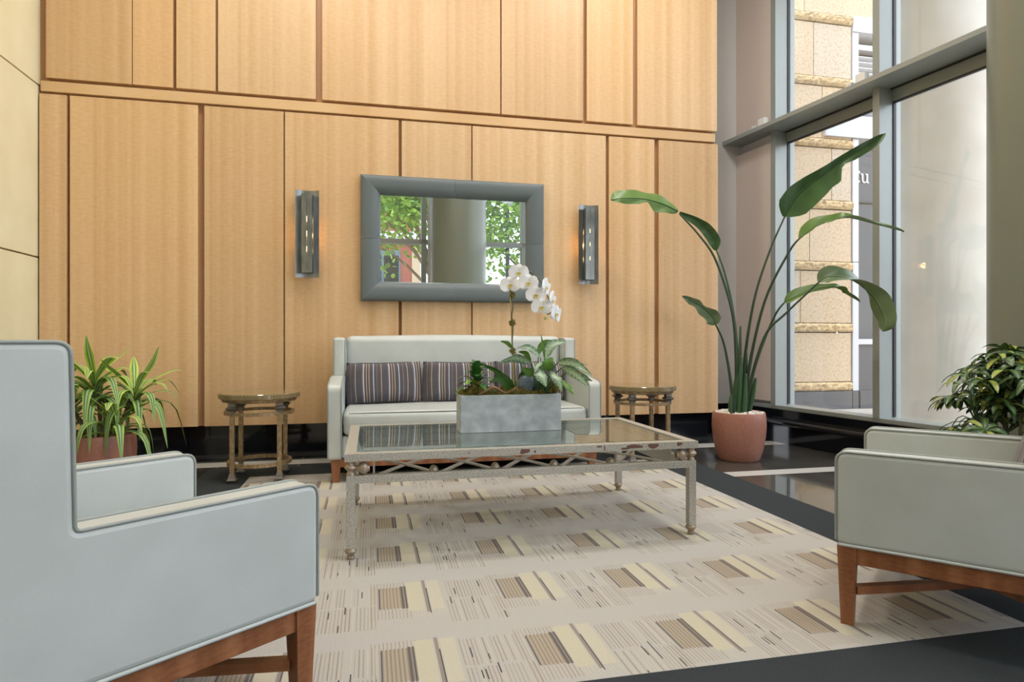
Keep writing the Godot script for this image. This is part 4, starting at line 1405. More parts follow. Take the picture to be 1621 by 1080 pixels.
func bird_of_paradise() -> void:
	var foot := Vector3(2.951, 0, -4.645)
	var t := thing("bird_of_paradise_plant", "tall potted bird of paradise plant in a terracotta pot by the window", "plant", foot)
	obj("pot", pot_mesh(0.213, 0.392), M.terracotta, t)
	obj("soil", disc(0.19), M.soil, t, Vector3(0, 0.335, 0))
	pebbles(t, 0.185, 0.360, 480, M.white_pebble, 7)
	# each: petiole points, leaf midrib points, half widths on either side, side vector, fold, wave
	var shade := func(dark: Color, light: Color) -> Callable:
		return func(f: float, x: float) -> Color:
			var rib := 1.0 if absf(x) < 0.05 else 0.35 if x > 0.0 else 0.0
			return dark.lerp(light, 0.25 + 0.25 * sin(f * 40.0) * 0.3 + 0.2 * absf(x) + 0.5 * rib)
	var deep: Callable = shade.call(Color8(44, 76, 36), Color8(96, 130, 78))
	var mid: Callable = shade.call(Color8(70, 104, 44), Color8(126, 150, 84))
	var grey: Callable = shade.call(Color8(78, 98, 66), Color8(136, 150, 116))
	var specs := [
		[[Vector3(2.975, 0.356, -4.661), Vector3(3.010, 0.866, -4.642), Vector3(3.068, 1.331, -4.599), Vector3(3.171, 1.709, -4.545), Vector3(3.266, 1.970, -4.493)], [Vector3(3.266, 1.970, -4.493), Vector3(3.343, 2.137, -4.424), Vector3(3.442, 2.245, -4.330), Vector3(3.545, 2.338, -4.245), Vector3(3.676, 2.441, -4.134), Vector3(3.808, 2.543, -4.043)],
			[0.02, 0.13, 0.125, 0.10, 0.085, 0.07, 0.06, 0.055, 0.05, 0.045, 0.03, 0.0], [0.0, 0.13, 0.155, 0.15, 0.14, 0.125, 0.13, 0.02, 0.045, 0.05, 0.045, 0.0], Vector3(0.72, -0.68, 0.1), 0.42, deep, 0.010],
		[[Vector3(2.984, 0.359, -4.638), Vector3(3.031, 0.867, -4.586), Vector3(3.098, 1.324, -4.490), Vector3(3.211, 1.669, -4.362), Vector3(3.257, 1.762, -4.310)], [Vector3(3.257, 1.762, -4.310), Vector3(3.345, 1.850, -4.229), Vector3(3.411, 1.883, -4.132), Vector3(3.468, 1.883, -4.017), Vector3(3.613, 1.808, -3.882), Vector3(3.712, 1.748, -3.777)],
			[0.01, 0.09, 0.10, 0.09, 0.08, 0.06, 0.05, 0.06, 0.05, 0.04, 0.03, 0.0], [0.01, 0.10, 0.12, 0.11, 0.12, 0.13, 0.03, 0.07, 0.06, 0.06, 0.05, 0.0], Vector3(-0.25, -0.35, 0.9), 0.35, mid, 0.006],
		[[Vector3(2.970, 0.366, -4.580), Vector3(2.986, 0.640, -4.535), Vector3(3.044, 1.020, -4.420), Vector3(3.161, 1.186, -4.332), Vector3(3.341, 1.418, -4.189)], [Vector3(3.341, 1.418, -4.189), Vector3(3.395, 1.459, -4.146), Vector3(3.520, 1.423, -4.046), Vector3(3.617, 1.296, -3.963), Vector3(3.667, 1.136, -3.911), Vector3(3.662, 1.039, -3.912)],
			[0.02, 0.06, 0.09, 0.10, 0.10, 0.09, 0.085, 0.08, 0.06, 0.0], [0.02, 0.05, 0.09, 0.11, 0.11, 0.10, 0.10, 0.10, 0.07, 0.0], Vector3(0.25, -0.55, 0.8), 0.30, grey, 0.012],
		[[Vector3(3.048, 0.354, -4.665), Vector3(3.067, 0.658, -4.640), Vector3(3.134, 0.955, -4.584), Vector3(3.197, 1.189, -4.508), Vector3(3.249, 1.275, -4.476)], [Vector3(3.249, 1.275, -4.476), Vector3(3.302, 1.318, -4.423), Vector3(3.414, 1.377, -4.316), Vector3(3.516, 1.380, -4.211), Vector3(3.563, 1.328, -4.159), Vector3(3.632, 1.268, -4.103)],
			[0.01, 0.05, 0.07, 0.06, 0.03, 0.06, 0.05, 0.05, 0.0], [0.01, 0.05, 0.06, 0.06, 0.06, 0.03, 0.06, 0.05, 0.0], Vector3(0.1, -0.35, 0.9), 0.35, mid, 0.006],
		[[Vector3(2.911, 0.363, -4.614), Vector3(2.895, 0.868, -4.597), Vector3(2.849, 1.225, -4.587), Vector3(2.735, 1.625, -4.633), Vector3(2.615, 1.828, -4.680), Vector3(2.474, 2.002, -4.732)], [Vector3(2.454, 2.028, -4.737), Vector3(2.324, 2.085, -4.746), Vector3(2.165, 2.122, -4.761), Vector3(1.980, 2.118, -4.762), Vector3(1.883, 2.103, -4.763)],
			[0.01, 0.05, 0.075, 0.085, 0.02, 0.05, 0.045, 0.04, 0.03, 0.0], [0.01, 0.07, 0.09, 0.095, 0.085, 0.10, 0.09, 0.10, 0.06, 0.01], Vector3(0.10, 0.92, -0.35), -0.25, mid, 0.008],
		[[Vector3(2.966, 0.354, -4.683), Vector3(2.966, 0.813, -4.683), Vector3(2.937, 1.232, -4.710), Vector3(2.881, 1.543, -4.743), Vector3(2.825, 1.730, -4.776)], [Vector3(2.825, 1.730, -4.776), Vector3(2.805, 1.813, -4.771), Vector3(2.727, 1.904, -4.768), Vector3(2.630, 1.967, -4.759), Vector3(2.479, 2.027, -4.752)],
			[0.02, 0.06, 0.06, 0.05, 0.04, 0.02], [0.01, 0.05, 0.055, 0.05, 0.03, 0.01], Vector3(0.7, 0.5, 0.5), 0.5, deep, 0.004],
		[[Vector3(2.868, 0.368, -4.582), Vector3(2.827, 0.665, -4.571), Vector3(2.756, 0.945, -4.546), Vector3(2.671, 1.100, -4.524)], [Vector3(2.671, 1.100, -4.524), Vector3(2.631, 1.170, -4.523), Vector3(2.524, 1.248, -4.516), Vector3(2.441, 1.291, -4.514), Vector3(2.369, 1.324, -4.510)],
			[0.02, 0.07, 0.055, 0.06, 0.03, 0.035, 0.02, 0.0], [0.02, 0.06, 0.06, 0.02, 0.04, 0.03, 0.02, 0.0], Vector3(0.6, 0.7, 0.35), 0.35, grey, 0.004]]
	for s in specs:
		var st := MB.new()
		var pts := local(t, s[0])
		var path := spline(pts, 22)
		var rad := []
		for k in 22: rad.append(lerpf(0.019, 0.0065, pow(k / 21.0, 0.55)))
		st.tube(path, rad, 8)
		var so := obj("stem", st.mesh(), M.stem if s[5] < 0.5 else M.petiole, t)
		var lf := MB.new()
		leaf(lf, local(t, s[1]), s[2], s[3], s[4], s[5], s[6], 30, 4, s[7])
		obj("leaf", lf.mesh(), M.leaf_gloss, so)
		var rib := MB.new()
		rib.tube(spline(local(t, s[1]), 16), [0.006, 0.006, 0.0055, 0.005, 0.005, 0.0045, 0.004, 0.004, 0.0035, 0.003, 0.003, 0.0025, 0.002, 0.002, 0.0015, 0.001], 6)
		obj("midrib", rib.mesh(), M.petiole, so)
	# leaf sheaths and cut stubs round the foot
	for q in [[Vector3(2.870, 0.366, -4.602), Vector3(2.910, 0.724, -4.603), 0.030], [Vector3(2.898, 0.358, -4.575), Vector3(2.935, 0.837, -4.588), 0.030], [Vector3(2.932, 0.360, -4.547), Vector3(2.963, 0.695, -4.561), 0.028], [Vector3(2.990, 0.366, -4.575), Vector3(3.038, 0.664, -4.544), 0.027], [Vector3(2.827, 0.386, -4.571), Vector3(2.832, 0.533, -4.570), 0.022], [Vector3(2.947, 0.377, -4.626), Vector3(2.964, 1.084, -4.643), 0.019], [Vector3(3.016, 0.372, -4.651), Vector3(3.026, 0.876, -4.649), 0.018]]:
		var sh := MB.new()
		var a: Vector3 = q[0] - foot
		var b: Vector3 = q[1] - foot
		sh.tube([a, a.lerp(b, 0.35), a.lerp(b, 0.7), b, b + Vector3(0, 0.012, 0)], [q[2] * 0.8, q[2], q[2] * 0.85, q[2] * 0.5, q[2] * 0.12], 10, 0.75)
		obj("sheath", sh.mesh(), M.petiole, t)

func dracaena() -> void:
	var foot := Vector3(-1.70, 0, -4.55)
	var t := thing("dracaena_plant", "bushy striped green dracaena in a terracotta pot behind the left armchair", "plant", foot)
	obj("pot", pot_mesh(0.213, 0.375), M.terracotta, t)
	obj("soil", disc(0.19), M.soil, t, Vector3(0, 0.325, 0))
	pebbles(t, 0.185, 0.33, 160, M.driftwood, 17)
	var g := RandomNumberGenerator.new()
	g.seed = 41
	var lime := func(f: float, x: float) -> Color:
		var a := absf(x)
		if a > 0.7: return Color8(196, 214, 96)
		if a > 0.4: return Color8(140, 178, 76)
		if a > 0.15: return Color8(78, 122, 52)
		return Color8(216, 222, 172)
	var green := func(f: float, x: float) -> Color:
		var a := absf(x)
		if a > 0.7: return Color8(156, 186, 92)
		if a > 0.4: return Color8(92, 134, 64)
		if a > 0.15: return Color8(62, 104, 50)
		return Color8(192, 204, 158)
	var kinds := []
	for k in 8:      # from upright to hanging
		var m := MB.new()
		var droop := k / 7.0
		var L := 0.31 + 0.04 * (k % 3)
		var up := lerpf(0.95, 0.42, droop)
		var pts := [Vector3.ZERO, Vector3(0, L * 0.36 * up, L * 0.30), Vector3(0, L * (0.62 * up - 0.34 * droop * 0.8), L * (0.50 + 0.14 * droop)), Vector3(0, L * (0.92 * up - 1.15 * droop), L * (0.66 + 0.12 * droop))]
		leaf(m, pts, [0.012, 0.019, 0.026, 0.028, 0.022, 0.012, 0.0], [0.012, 0.019, 0.026, 0.028, 0.022, 0.012, 0.0], Vector3.RIGHT, 0.22, lime if k < 5 else green, 11, 4)
		kinds.append(m.mesh())
	# canes: foot, tip; each tip carries a crown, side crowns lower down
	var canes := [[Vector3(0.02, 0.33, 0.02), Vector3(-0.02, 0.74, 0.02)], [Vector3(0.06, 0.33, -0.05), Vector3(0.20, 0.66, -0.02)], [Vector3(-0.06, 0.33, -0.03), Vector3(-0.16, 0.56, 0.03)], [Vector3(0.05, 0.33, 0.06), Vector3(0.13, 0.50, 0.10)]]
	for c in canes:
		var m := MB.new()
		m.tube(spline([c[0], c[0].lerp(c[1], 0.5) + Vector3(0.01, 0, 0), c[1]], 8), 0.013, 8)
		obj("cane", m.mesh(), M.cane, t)
	var n := 0
	for c in canes:
		var count: int = [30, 26, 18, 16][n]
		for k in count:
			var f := k / float(count)
			var o := obj("leaf", kinds[min(7, int(pow(f, 0.6) * 8.0))], M.leaf_soft, t)
			var a := k * 2.39996 + g.randf_range(-0.25, 0.25) + n
			var p: Vector3 = c[1] - Vector3(0, f * (0.20 if n == 0 else 0.16), 0)
			o.transform = Transform3D(Basis(Vector3.UP, a) * Basis(Vector3.RIGHT, g.randf_range(-0.15, 0.2)).scaled(Vector3.ONE * g.randf_range(0.85, 1.15)), p)
		n += 1

func umbrella_plant() -> void:
	var foot := Vector3(3.0, 0, -2.40)
	var t := thing("umbrella_plant", "variegated umbrella plant with finger leaves behind the right armchair", "plant", foot)
	obj("pot", pot_mesh(0.185, 0.36), M.terracotta, t)
	obj("soil", disc(0.166), M.soil, t, Vector3(0, 0.31, 0))
	var g := RandomNumberGenerator.new()
	g.seed = 12
	var kinds := []
	for k in 5:
		var m := MB.new()
		var nl := 7 + k % 2
		for i in nl:
			var a := TAU * i / nl + 0.2 * k
			var d := Vector3(cos(a), 0, sin(a))
			var L := 0.085 + 0.018 * ((i + k) % 3)
			var pale := (i * 3 + k) % 4 == 0
			var tint := func(f: float, x: float) -> Color:
				var base := Color8(40, 66, 40).lerp(Color8(62, 88, 52), 0.5 + 0.5 * sin(i * 2.0))
				if pale and absf(x) < 0.7 and f > 0.15: return Color8(158, 164, 78)
				if absf(x) < 0.1: return Color8(110, 136, 72)
				return base
			leaf(m, [Vector3.ZERO, d * L * 0.3 + Vector3(0, 0.012, 0), d * L * 0.7 + Vector3(0, 0.006, 0), d * L + Vector3(0, -0.018 - 0.006 * k, 0)], [0.003, 0.010, 0.015, 0.017, 0.013, 0.0], [0.003, 0.010, 0.015, 0.017, 0.013, 0.0], d.cross(Vector3.UP), 0.22, tint, 8, 2)
		kinds.append(m.mesh())
	var tips := [Vector3(-0.08, 0.70, 0.08), Vector3(0.02, 0.78, 0.06), Vector3(-0.04, 0.84, -0.06), Vector3(-0.20, 0.64, -0.04), Vector3(0.04, 0.72, -0.10), Vector3(0.0, 0.62, 0.15)]
	for tip in tips:
		var m := MB.new()
		m.tube(spline([Vector3(tip.x * 0.3, 0.31, tip.z * 0.3), Vector3(tip.x * 0.55, 0.47, tip.z * 0.6), tip], 8), 0.007, 6)
		obj("branch", m.mesh(), M.cane, t)
	for k in 84:
		var tip: Vector3 = tips[k % 6]
		var a := k * 2.39996
		var e := g.randf_range(0.35, 1.0)
		var p := tip * Vector3(1, 0.93, 1) + Vector3(cos(a) * 0.19 * e, g.randf_range(-0.16, 0.13) + 0.10 * (1 - e), sin(a) * 0.19 * e)
		var m := MB.new()
		m.tube(spline([tip - Vector3(0, 0.05, 0), tip.lerp(p, 0.6) + Vector3(0, 0.03, 0), p], 6), 0.0024, 5)
		var so := obj("leaf_stalk", m.mesh(), M.petiole, t)
		var o := obj("leaf", kinds[k % 5], M.leaf_gloss, so)
		var dir := Vector3(cos(a), 0, sin(a))
		o.transform = Transform3D(Basis(dir.cross(Vector3.UP), -0.45 * e + g.randf_range(-0.25, 0.25)) * Basis(Vector3.UP, g.randf() * TAU).scaled(Vector3.ONE * g.randf_range(0.8, 1.2)), p)

# ---------------------------------------------------------------- planter on the coffee table
func planter() -> void:
	var x0 := 0.475
	var x1 := 1.037
	var zf := -3.362
	var zb := -3.535
	var y0 := 0.4745
	var y1 := 0.677
	var mid := Vector3((x0 + x1) / 2, y0, (zf + zb) / 2)
	var t := thing("planter_box", "long blue-grey zinc planter box on the glass coffee table", "planter", mid)
	var h := y1 - y0
	var w := x1 - x0
	var d := zf - zb
	var th := 0.012
	for s in [-1, 1]:
		span("wall", Vector3(-w / 2, 0, s * (d / 2) - (th if s > 0 else 0.0)), Vector3(w / 2, h, s * (d / 2) + (th if s < 0 else 0.0)), M.zinc, t, 0.003)
		span("wall", Vector3(s * w / 2 - (th if s > 0 else 0.0), 0, -d / 2 + th), Vector3(s * w / 2 + (th if s < 0 else 0.0), h, d / 2 - th), M.zinc, t, 0.003)
	span("bottom", Vector3(-w / 2 + th, 0, -d / 2 + th), Vector3(w / 2 - th, 0.01, d / 2 - th), M.zinc, t)
	span("soil", Vector3(-w / 2 + th, h - 0.03, -d / 2 + th), Vector3(w / 2 - th, h - 0.012, d / 2 - th), M.soil, t)
	# moss
	var g := RandomNumberGenerator.new()
	g.seed = 3
	var tuft := MB.new()
	for k in 7:
		var a := TAU * k / 7
		var tip := Vector3(cos(a) * 0.012, 0.008 + 0.006 * (k % 3), sin(a) * 0.012)
		var sd := Vector3(-sin(a), 0, cos(a)) * 0.0022
		tuft.tri(-sd, sd, tip)
		tuft.tri(sd * 0.8 + Vector3(0, 0.003, 0), -sd * 0.8 + Vector3(0, 0.003, 0), tip * 0.7 + Vector3(0, 0.012, 0))
	var mm := MultiMesh.new()
	mm.transform_format = MultiMesh.TRANSFORM_3D
	mm.mesh = tuft.mesh()
	mm.instance_count = 2600
	var hill := noise(7.0, 33, 2)
	for k in 2600:
		var p := Vector3(g.randf_range(-w / 2 + th, w / 2 - th), 0, g.randf_range(-d / 2 + th, d / 2 - th))
		p.y = h - 0.012 + maxf(0.0, hill.get_noise_2d(p.x, p.z) + 0.35) * 0.055 * g.randf() + (0.03 * g.randf() * exp(-pow((p.x - 0.21) / 0.06, 2.0)))
		mm.set_instance_transform(k, Transform3D(Basis.from_euler(Vector3(g.randf_range(-0.6, 0.6), g.randf() * TAU, g.randf_range(-0.6, 0.6))).scaled(Vector3.ONE * g.randf_range(0.7, 1.5)), p))
	var mi := MultiMeshInstance3D.new()
	mi.name = "moss_bed"
	mi.multimesh = mm
	mi.material_override = M.moss
	add_child(mi)
	mi.position = mid
	tag(mi, "olive green moss filling the zinc planter", "moss", "", "stuff")
	# stone
	var st := MB.new()
	var rows := []
	var nz := noise(9.0, 8, 2)
	for i in 9:
		var row := PackedVector3Array()
		var la := PI * (i / 8.0 - 0.5)
		for j in 16:
			var lo := TAU * j / 16
			var v := Vector3(cos(la) * cos(lo), sin(la), -cos(la) * sin(lo))
			row.append(v * Vector3(0.054, 0.054, 0.032) * (1 + 0.30 * nz.get_noise_3dv(v * 0.12)))
		rows.append(row)
	st.grid(rows, true)
	tag(obj("stone", st.mesh(), M.blue_stone, null, Vector3(0.853, 0.727, -3.416)), "rounded blue-grey stone standing in the planter moss", "stone")
	var dw := MB.new()
	dw.tube(spline([Vector3(0.569, 0.679, -3.378), Vector3(0.611, 0.699, -3.378), Vector3(0.653, 0.719, -3.379), Vector3(0.688, 0.704, -3.381), Vector3(0.724, 0.686, -3.384), Vector3(0.765, 0.700, -3.374), Vector3(0.780, 0.717, -3.381)], 20), [0.004, 0.009, 0.012, 0.013, 0.013, 0.012, 0.011, 0.010, 0.010, 0.010, 0.010, 0.010, 0.009, 0.009, 0.008, 0.008, 0.008, 0.007, 0.006, 0.004], 8, 0.7)
	tag(obj("driftwood", dw.mesh(), M.driftwood), "curved piece of brown driftwood lying on the moss", "driftwood")
	orchid()
	aglaonema()
	rosette()

func flower_mesh() -> ArrayMesh:
	var m := MB.new()
	var white := func(f: float, x: float) -> Color: return Color8(250, 250, 252).lerp(Color8(226, 232, 214), clampf(0.25 - f, 0, 1))
	for q in [[PI / 2, 0.052, 0.020], [PI / 2 + 2.25, 0.050, 0.018], [PI / 2 - 2.25, 0.050, 0.018]]:      # sepals
		var d := Vector3(cos(q[0]), sin(q[0]), 0)
		leaf(m, [Vector3(0, 0, -0.003), d * q[1] * 0.5 + Vector3(0, 0, 0.003), d * q[1] + Vector3(0, 0, -0.004)], [0.006, q[2], q[2] * 1.1, q[2] * 0.8, 0.0], [0.006, q[2], q[2] * 1.1, q[2] * 0.8, 0.0], d.cross(Vector3.BACK), 0.12, white, 9, 2)
	for s in [-1, 1]:      # broad petals
		var d := Vector3(s * 0.985, 0.17, 0)
		leaf(m, [Vector3(0, 0, 0.002), d * 0.030 + Vector3(0, 0, 0.008), d * 0.058 + Vector3(0, 0, 0.002)], [0.006, 0.027, 0.036, 0.037, 0.028, 0.0], [0.006, 0.027, 0.036, 0.037, 0.028, 0.0], d.cross(Vector3.BACK), 0.08, white, 11, 3)
	return m.mesh()

func lip_mesh() -> ArrayMesh:
	var m := MB.new()
	var yel := func(f: float, x: float) -> Color: return Color8(196, 130, 44).lerp(Color8(238, 222, 130), clampf(f * 1.6, 0, 1))
	for q in [[-PI / 2, 0.024, 0.006], [-PI / 2 - 1.0, 0.016, 0.006], [-PI / 2 + 1.0, 0.016, 0.006]]:
		var d := Vector3(cos(q[0]), sin(q[0]), 0)
		leaf(m, [Vector3(0, 0, 0.004), d * q[1] * 0.5 + Vector3(0, 0, 0.014), d * q[1] + Vector3(0, 0, 0.012)], [0.003, q[2], q[2], 0.001], [0.003, q[2], q[2], 0.001], d.cross(Vector3.BACK), 0.5, yel, 6, 2)
	m.colour = Color8(240, 226, 150).srgb_to_linear()
	m.lathe([[0.001, 0.0], [0.005, 0.004], [0.004, 0.010], [0.001, 0.013]], Vector3(0, 0.001, 0.004), 8, Basis(Vector3.RIGHT, PI / 2))
	return m.mesh()

func moss_knot(parent: Node3D, p: Vector3, r: float, sd: int) -> void:
	var g := RandomNumberGenerator.new()
	g.seed = sd
	var m := MB.new()
	for k in 90:
		var d := Vector3(g.randfn(), g.randfn() * 1.1, g.randfn()).normalized()
		var s := d.cross(Vector3(g.randfn(), g.randfn(), g.randfn())).normalized() * r * 0.16
		var a := p + d * r * 0.35
		var b := p + d * r * g.randf_range(0.75, 1.15)
		m.tri(a - s, a + s, b)
		m.tri(a + s, a - s, b + d.cross(s) * 0.6)
	obj("moss_tie", m.mesh(), M.moss, parent)

func orchid() -> void:
	var foot: Vector3 = Vector3(0.787, 0.695, -3.441)
	var t := thing("orchid_plant", "white moth orchid arching from the zinc planter", "plant", foot)
	var sk := MB.new()
	sk.tube([Vector3(0.787, 0.688, -3.441) - foot, Vector3(0.777, 0.935, -3.444) - foot, Vector3(0.766, 1.245, -3.446) - foot], 0.0042, 7)
	obj("stake", sk.mesh(), M.stake, t)
	var sp := MB.new()
	sp.tube(spline(local(t, [Vector3(0.794, 0.695, -3.440), Vector3(0.788, 0.829, -3.431), Vector3(0.774, 0.952, -3.434), Vector3(0.778, 1.040, -3.433), Vector3(0.771, 1.111, -3.435), Vector3(0.778, 1.164, -3.433), Vector3(0.766, 1.245, -3.446), Vector3(0.774, 1.315, -3.434), Vector3(0.814, 1.362, -3.404), Vector3(0.871, 1.346, -3.371), Vector3(0.920, 1.288, -3.340), Vector3(0.951, 1.205, -3.322), Vector3(0.968, 1.135, -3.308), Vector3(0.941, 1.114, -3.314)]), 44), 0.0036, 7)
	obj("flower_stem", sp.mesh(), M.flower_stem, t)
	moss_knot(t, Vector3(0.777, 1.228, -3.444) - foot, 0.024, 1)
	moss_knot(t, Vector3(0.777, 1.072, -3.444) - foot, 0.024, 2)
	moss_knot(t, Vector3(0.780, 0.914, -3.443) - foot, 0.024, 3)
	var fm := flower_mesh()
	var lm := lip_mesh()
	for q in [[Vector3(0.756, 1.278, -3.417), 0.10, -0.12, 0.08], [Vector3(0.797, 1.345, -3.377), 0.05, 0.10, -0.1], [Vector3(0.843, 1.287, -3.347), 0.0, 0.05, -0.05], [Vector3(0.878, 1.220, -3.318), 0.12, 0.10, -0.03], [Vector3(0.903, 1.154, -3.292), 0.05, 0.15, -0.08], [Vector3(0.931, 1.262, -3.316), 1.05, 0.10, -0.5], [Vector3(0.962, 1.190, -3.299), 1.15, 0.10, -0.55], [Vector3(0.979, 1.117, -3.285), 0.95, 0.15, -0.3]]:
		var o := obj("flower", fm, M.petal, t, q[0] - foot)
		o.rotation = Vector3(q[2], q[1] - 0.18, q[3])
		obj("lip", lm, M.petal, o)
	for q in [[Vector3(0.930, 1.095, -3.306), 0.010], [Vector3(0.968, 1.104, -3.308), 0.012]]:
		var b := MB.new()
		b.colour = Color8(214, 222, 150).srgb_to_linear()
		b.lathe([[0.001, -1.2 * q[1]], [0.8 * q[1], -0.6 * q[1]], [q[1], 0.0], [0.8 * q[1], 0.7 * q[1]], [0.001, 1.3 * q[1]]], Vector3.ZERO, 10)
		obj("bud", b.mesh(), M.petal, t, q[0] - foot)
	var gr := func(f: float, x: float) -> Color: return Color8(50, 88, 38).lerp(Color8(92, 134, 64), 0.3 + 0.5 * absf(x) * f)
	for q in [[[Vector3(0.773, 0.697, -3.413), Vector3(0.724, 0.755, -3.384), Vector3(0.669, 0.778, -3.355), Vector3(0.608, 0.727, -3.328)], 0.034], [[Vector3(0.782, 0.694, -3.452), Vector3(0.736, 0.771, -3.473), Vector3(0.662, 0.820, -3.500), Vector3(0.575, 0.848, -3.540)], 0.016], [[Vector3(0.798, 0.693, -3.459), Vector3(0.821, 0.756, -3.464), Vector3(0.865, 0.792, -3.465), Vector3(0.900, 0.770, -3.457)], 0.028]]:
		var m := MB.new()
		var wv: float = q[1]
		leaf(m, local(t, q[0]), [wv * 0.4, wv * 0.9, wv, wv * 0.9, wv * 0.5, 0.0], [wv * 0.4, wv * 0.9, wv, wv * 0.9, wv * 0.5, 0.0], Vector3(0.3, 0.8, 0.5), 0.3, gr, 14, 3)
		obj("leaf", m.mesh(), M.leaf_gloss, t)

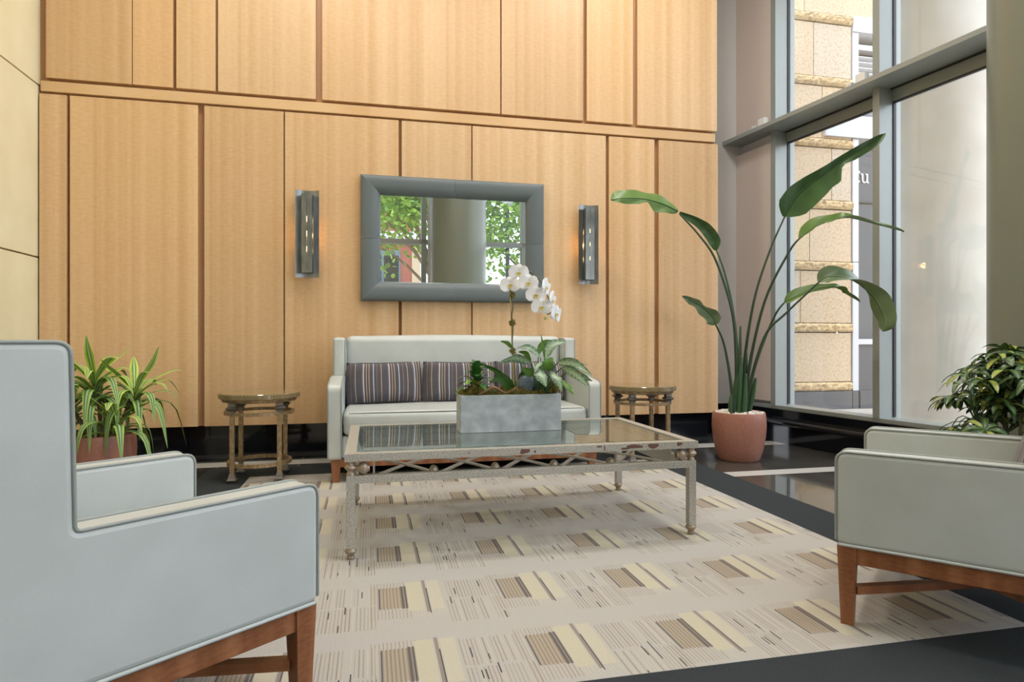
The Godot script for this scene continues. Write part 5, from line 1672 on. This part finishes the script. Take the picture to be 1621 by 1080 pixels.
func aglaonema() -> void:
	var foot: Vector3 = Vector3(0.918, 0.695, -3.412)
	var t := thing("aglaonema_plant", "silver and green Chinese evergreen in the right end of the planter", "plant", foot)
	var silver := func(f: float, x: float) -> Color:
		var a := absf(x)
		var j := 0.5 + 0.5 * sin(f * 31.0 + x * 9.0) * sin(f * 17.0 - x * 5.0)
		if a > 0.82 or f > 0.95: return Color8(72, 112, 60)
		if a < 0.08: return Color8(150, 176, 130)
		return Color8(190, 204, 182).lerp(Color8(58, 94, 62), clampf(clampf((a - 0.15) * 1.9, 0, 1) * j + 0.3 * j, 0, 1))
	var plain := func(f: float, x: float) -> Color: return Color8(72, 118, 44).lerp(Color8(120, 158, 70), 0.4 + 0.4 * sin(f * 3.0) - 0.3 * absf(x))
	var specs := [
		[[Vector3(0.862, 0.849, -3.352), Vector3(0.766, 0.881, -3.333), Vector3(0.664, 0.848, -3.315)], 0.030, 0, Vector3(0.2, 0.75, 0.6)],
		[[Vector3(0.929, 0.875, -3.399), Vector3(0.867, 0.931, -3.413), Vector3(0.802, 0.931, -3.428)], 0.022, 0, Vector3(0.3, 0.8, -0.5)],
		[[Vector3(0.958, 0.874, -3.413), Vector3(1.002, 0.949, -3.424), Vector3(1.085, 0.966, -3.415)], 0.032, 0, Vector3(0.5, -0.6, 0.5)],
		[[Vector3(0.936, 0.887, -3.479), Vector3(0.969, 0.948, -3.492), Vector3(1.032, 0.974, -3.499)], 0.028, 1, Vector3(-0.5, 0.6, 0.5)],
		[[Vector3(0.944, 0.872, -3.375), Vector3(0.937, 0.942, -3.377), Vector3(0.924, 1.008, -3.380)], 0.008, 1, Vector3(1, 0, 0.4)],
		[[Vector3(0.883, 0.823, -3.307), Vector3(0.893, 0.781, -3.253), Vector3(0.913, 0.725, -3.228)], 0.034, 0, Vector3(0.9, -0.2, 0.3)],
		[[Vector3(0.961, 0.808, -3.310), Vector3(0.978, 0.767, -3.245), Vector3(0.995, 0.698, -3.220)], 0.030, 0, Vector3(0.85, -0.3, 0.4)],
		[[Vector3(1.004, 0.852, -3.321), Vector3(1.070, 0.848, -3.224), Vector3(1.142, 0.784, -3.146)], 0.028, 0, Vector3(0.1, -0.8, 0.5)],
		[[Vector3(1.016, 0.826, -3.277), Vector3(1.064, 0.796, -3.184), Vector3(1.115, 0.724, -3.111)], 0.028, 0, Vector3(0.2, -0.8, 0.5)],
		[[Vector3(1.037, 0.856, -3.416), Vector3(1.113, 0.853, -3.399), Vector3(1.196, 0.835, -3.380)], 0.012, 0, Vector3(0, 0.6, 0.8)],
		[[Vector3(0.947, 0.804, -3.333), Vector3(0.943, 0.847, -3.293), Vector3(0.966, 0.881, -3.288)], 0.036, 1, Vector3(0.9, 0.2, 0.4)],
		[[Vector3(0.884, 0.849, -3.450), Vector3(0.862, 0.899, -3.465), Vector3(0.819, 0.909, -3.485)], 0.018, 1, Vector3(0.4, 0.7, 0.5)],
		[[Vector3(1.021, 0.762, -3.317), Vector3(1.043, 0.731, -3.271), Vector3(1.067, 0.683, -3.224)], 0.024, 1, Vector3(0.7, -0.5, 0.5)],
		[[Vector3(0.784, 0.931, -3.493), Vector3(0.760, 0.959, -3.499), Vector3(0.718, 0.970, -3.508)], 0.013, 1, Vector3(0.4, 0.8, 0.4)],
		[[Vector3(0.886, 0.781, -3.388), Vector3(0.850, 0.803, -3.376), Vector3(0.808, 0.825, -3.365)], 0.028, 1, Vector3(0.3, 0.8, 0.4)],
		[[Vector3(0.908, 0.860, -3.322), Vector3(0.877, 0.834, -3.288), Vector3(0.862, 0.801, -3.270)], 0.018, 0, Vector3(0.9, 0.2, 0.3)],
		[[Vector3(1.085, 0.803, -3.323), Vector3(1.129, 0.777, -3.272), Vector3(1.176, 0.751, -3.241)], 0.020, 0, Vector3(0.1, 0.8, 0.5)]]
	for s in specs:
		var pts := local(t, s[0])
		var st := MB.new()
		var root := Vector3(pts[0].x * 0.25, -0.01, pts[0].z * 0.3)
		st.tube(spline([root, root.lerp(pts[0], 0.55) + Vector3(0, 0.02, 0), pts[0]], 8), [0.005, 0.0048, 0.0045, 0.004, 0.0036, 0.003, 0.003, 0.0025], 6)
		var so := obj("leaf_stalk", st.mesh(), M.petiole, t)
		var m := MB.new()
		var wv: float = s[1]
		leaf(m, pts, [0.002, wv * 0.75, wv, wv * 0.95, wv * 0.7, wv * 0.35, 0.0], [0.002, wv * 0.75, wv, wv * 0.95, wv * 0.7, wv * 0.35, 0.0], s[3], 0.22, plain if s[2] else silver, 18, 5, 0.002)
		obj("leaf", m.mesh(), M.leaf_gloss, so)

func rosette() -> void:
	var foot: Vector3 = Vector3(0.570, 0.685, -3.428)
	var t := thing("rosette_plant", "small dark green leafy rosette in the left end of the planter", "plant", foot)
	var dark := func(f: float, x: float) -> Color: return Color8(46, 88, 42).lerp(Color8(96, 146, 72), 0.25 + 0.35 * absf(x) * f)
	var lime := func(f: float, x: float) -> Color: return Color8(96, 140, 48).lerp(Color8(150, 184, 80), absf(x))
	var m0 := MB.new()
	m0.tube([Vector3(0, -0.01, 0), Vector3(0, 0.12, 0)], 0.007, 7)
	obj("stem", m0.mesh(), M.petiole, t)
	for k in 26:
		var a := k * 2.39996 + 0.4
		var f := k / 25.0
		var d := Vector3(cos(a), 0, sin(a))
		var L := lerpf(0.135, 0.075, f)
		var el := lerpf(0.0, 1.15, f)
		var m := MB.new()
		var base := Vector3(0, lerpf(0.015, 0.115, f), 0)
		leaf(m, [base, base + (d * cos(el) + Vector3.UP * sin(el)) * L * 0.5 + Vector3(0, 0.015, 0), base + (d * cos(el) + Vector3.UP * sin(el)) * L + Vector3(0, -0.028 * (1 - f), 0)], [0.008, 0.019, 0.022, 0.015, 0.0], [0.008, 0.019, 0.022, 0.015, 0.0], d.cross(Vector3.UP), 0.25, lime if k % 7 == 6 else dark, 9, 2)
		obj("leaf", m.mesh(), M.leaf_gloss, t)
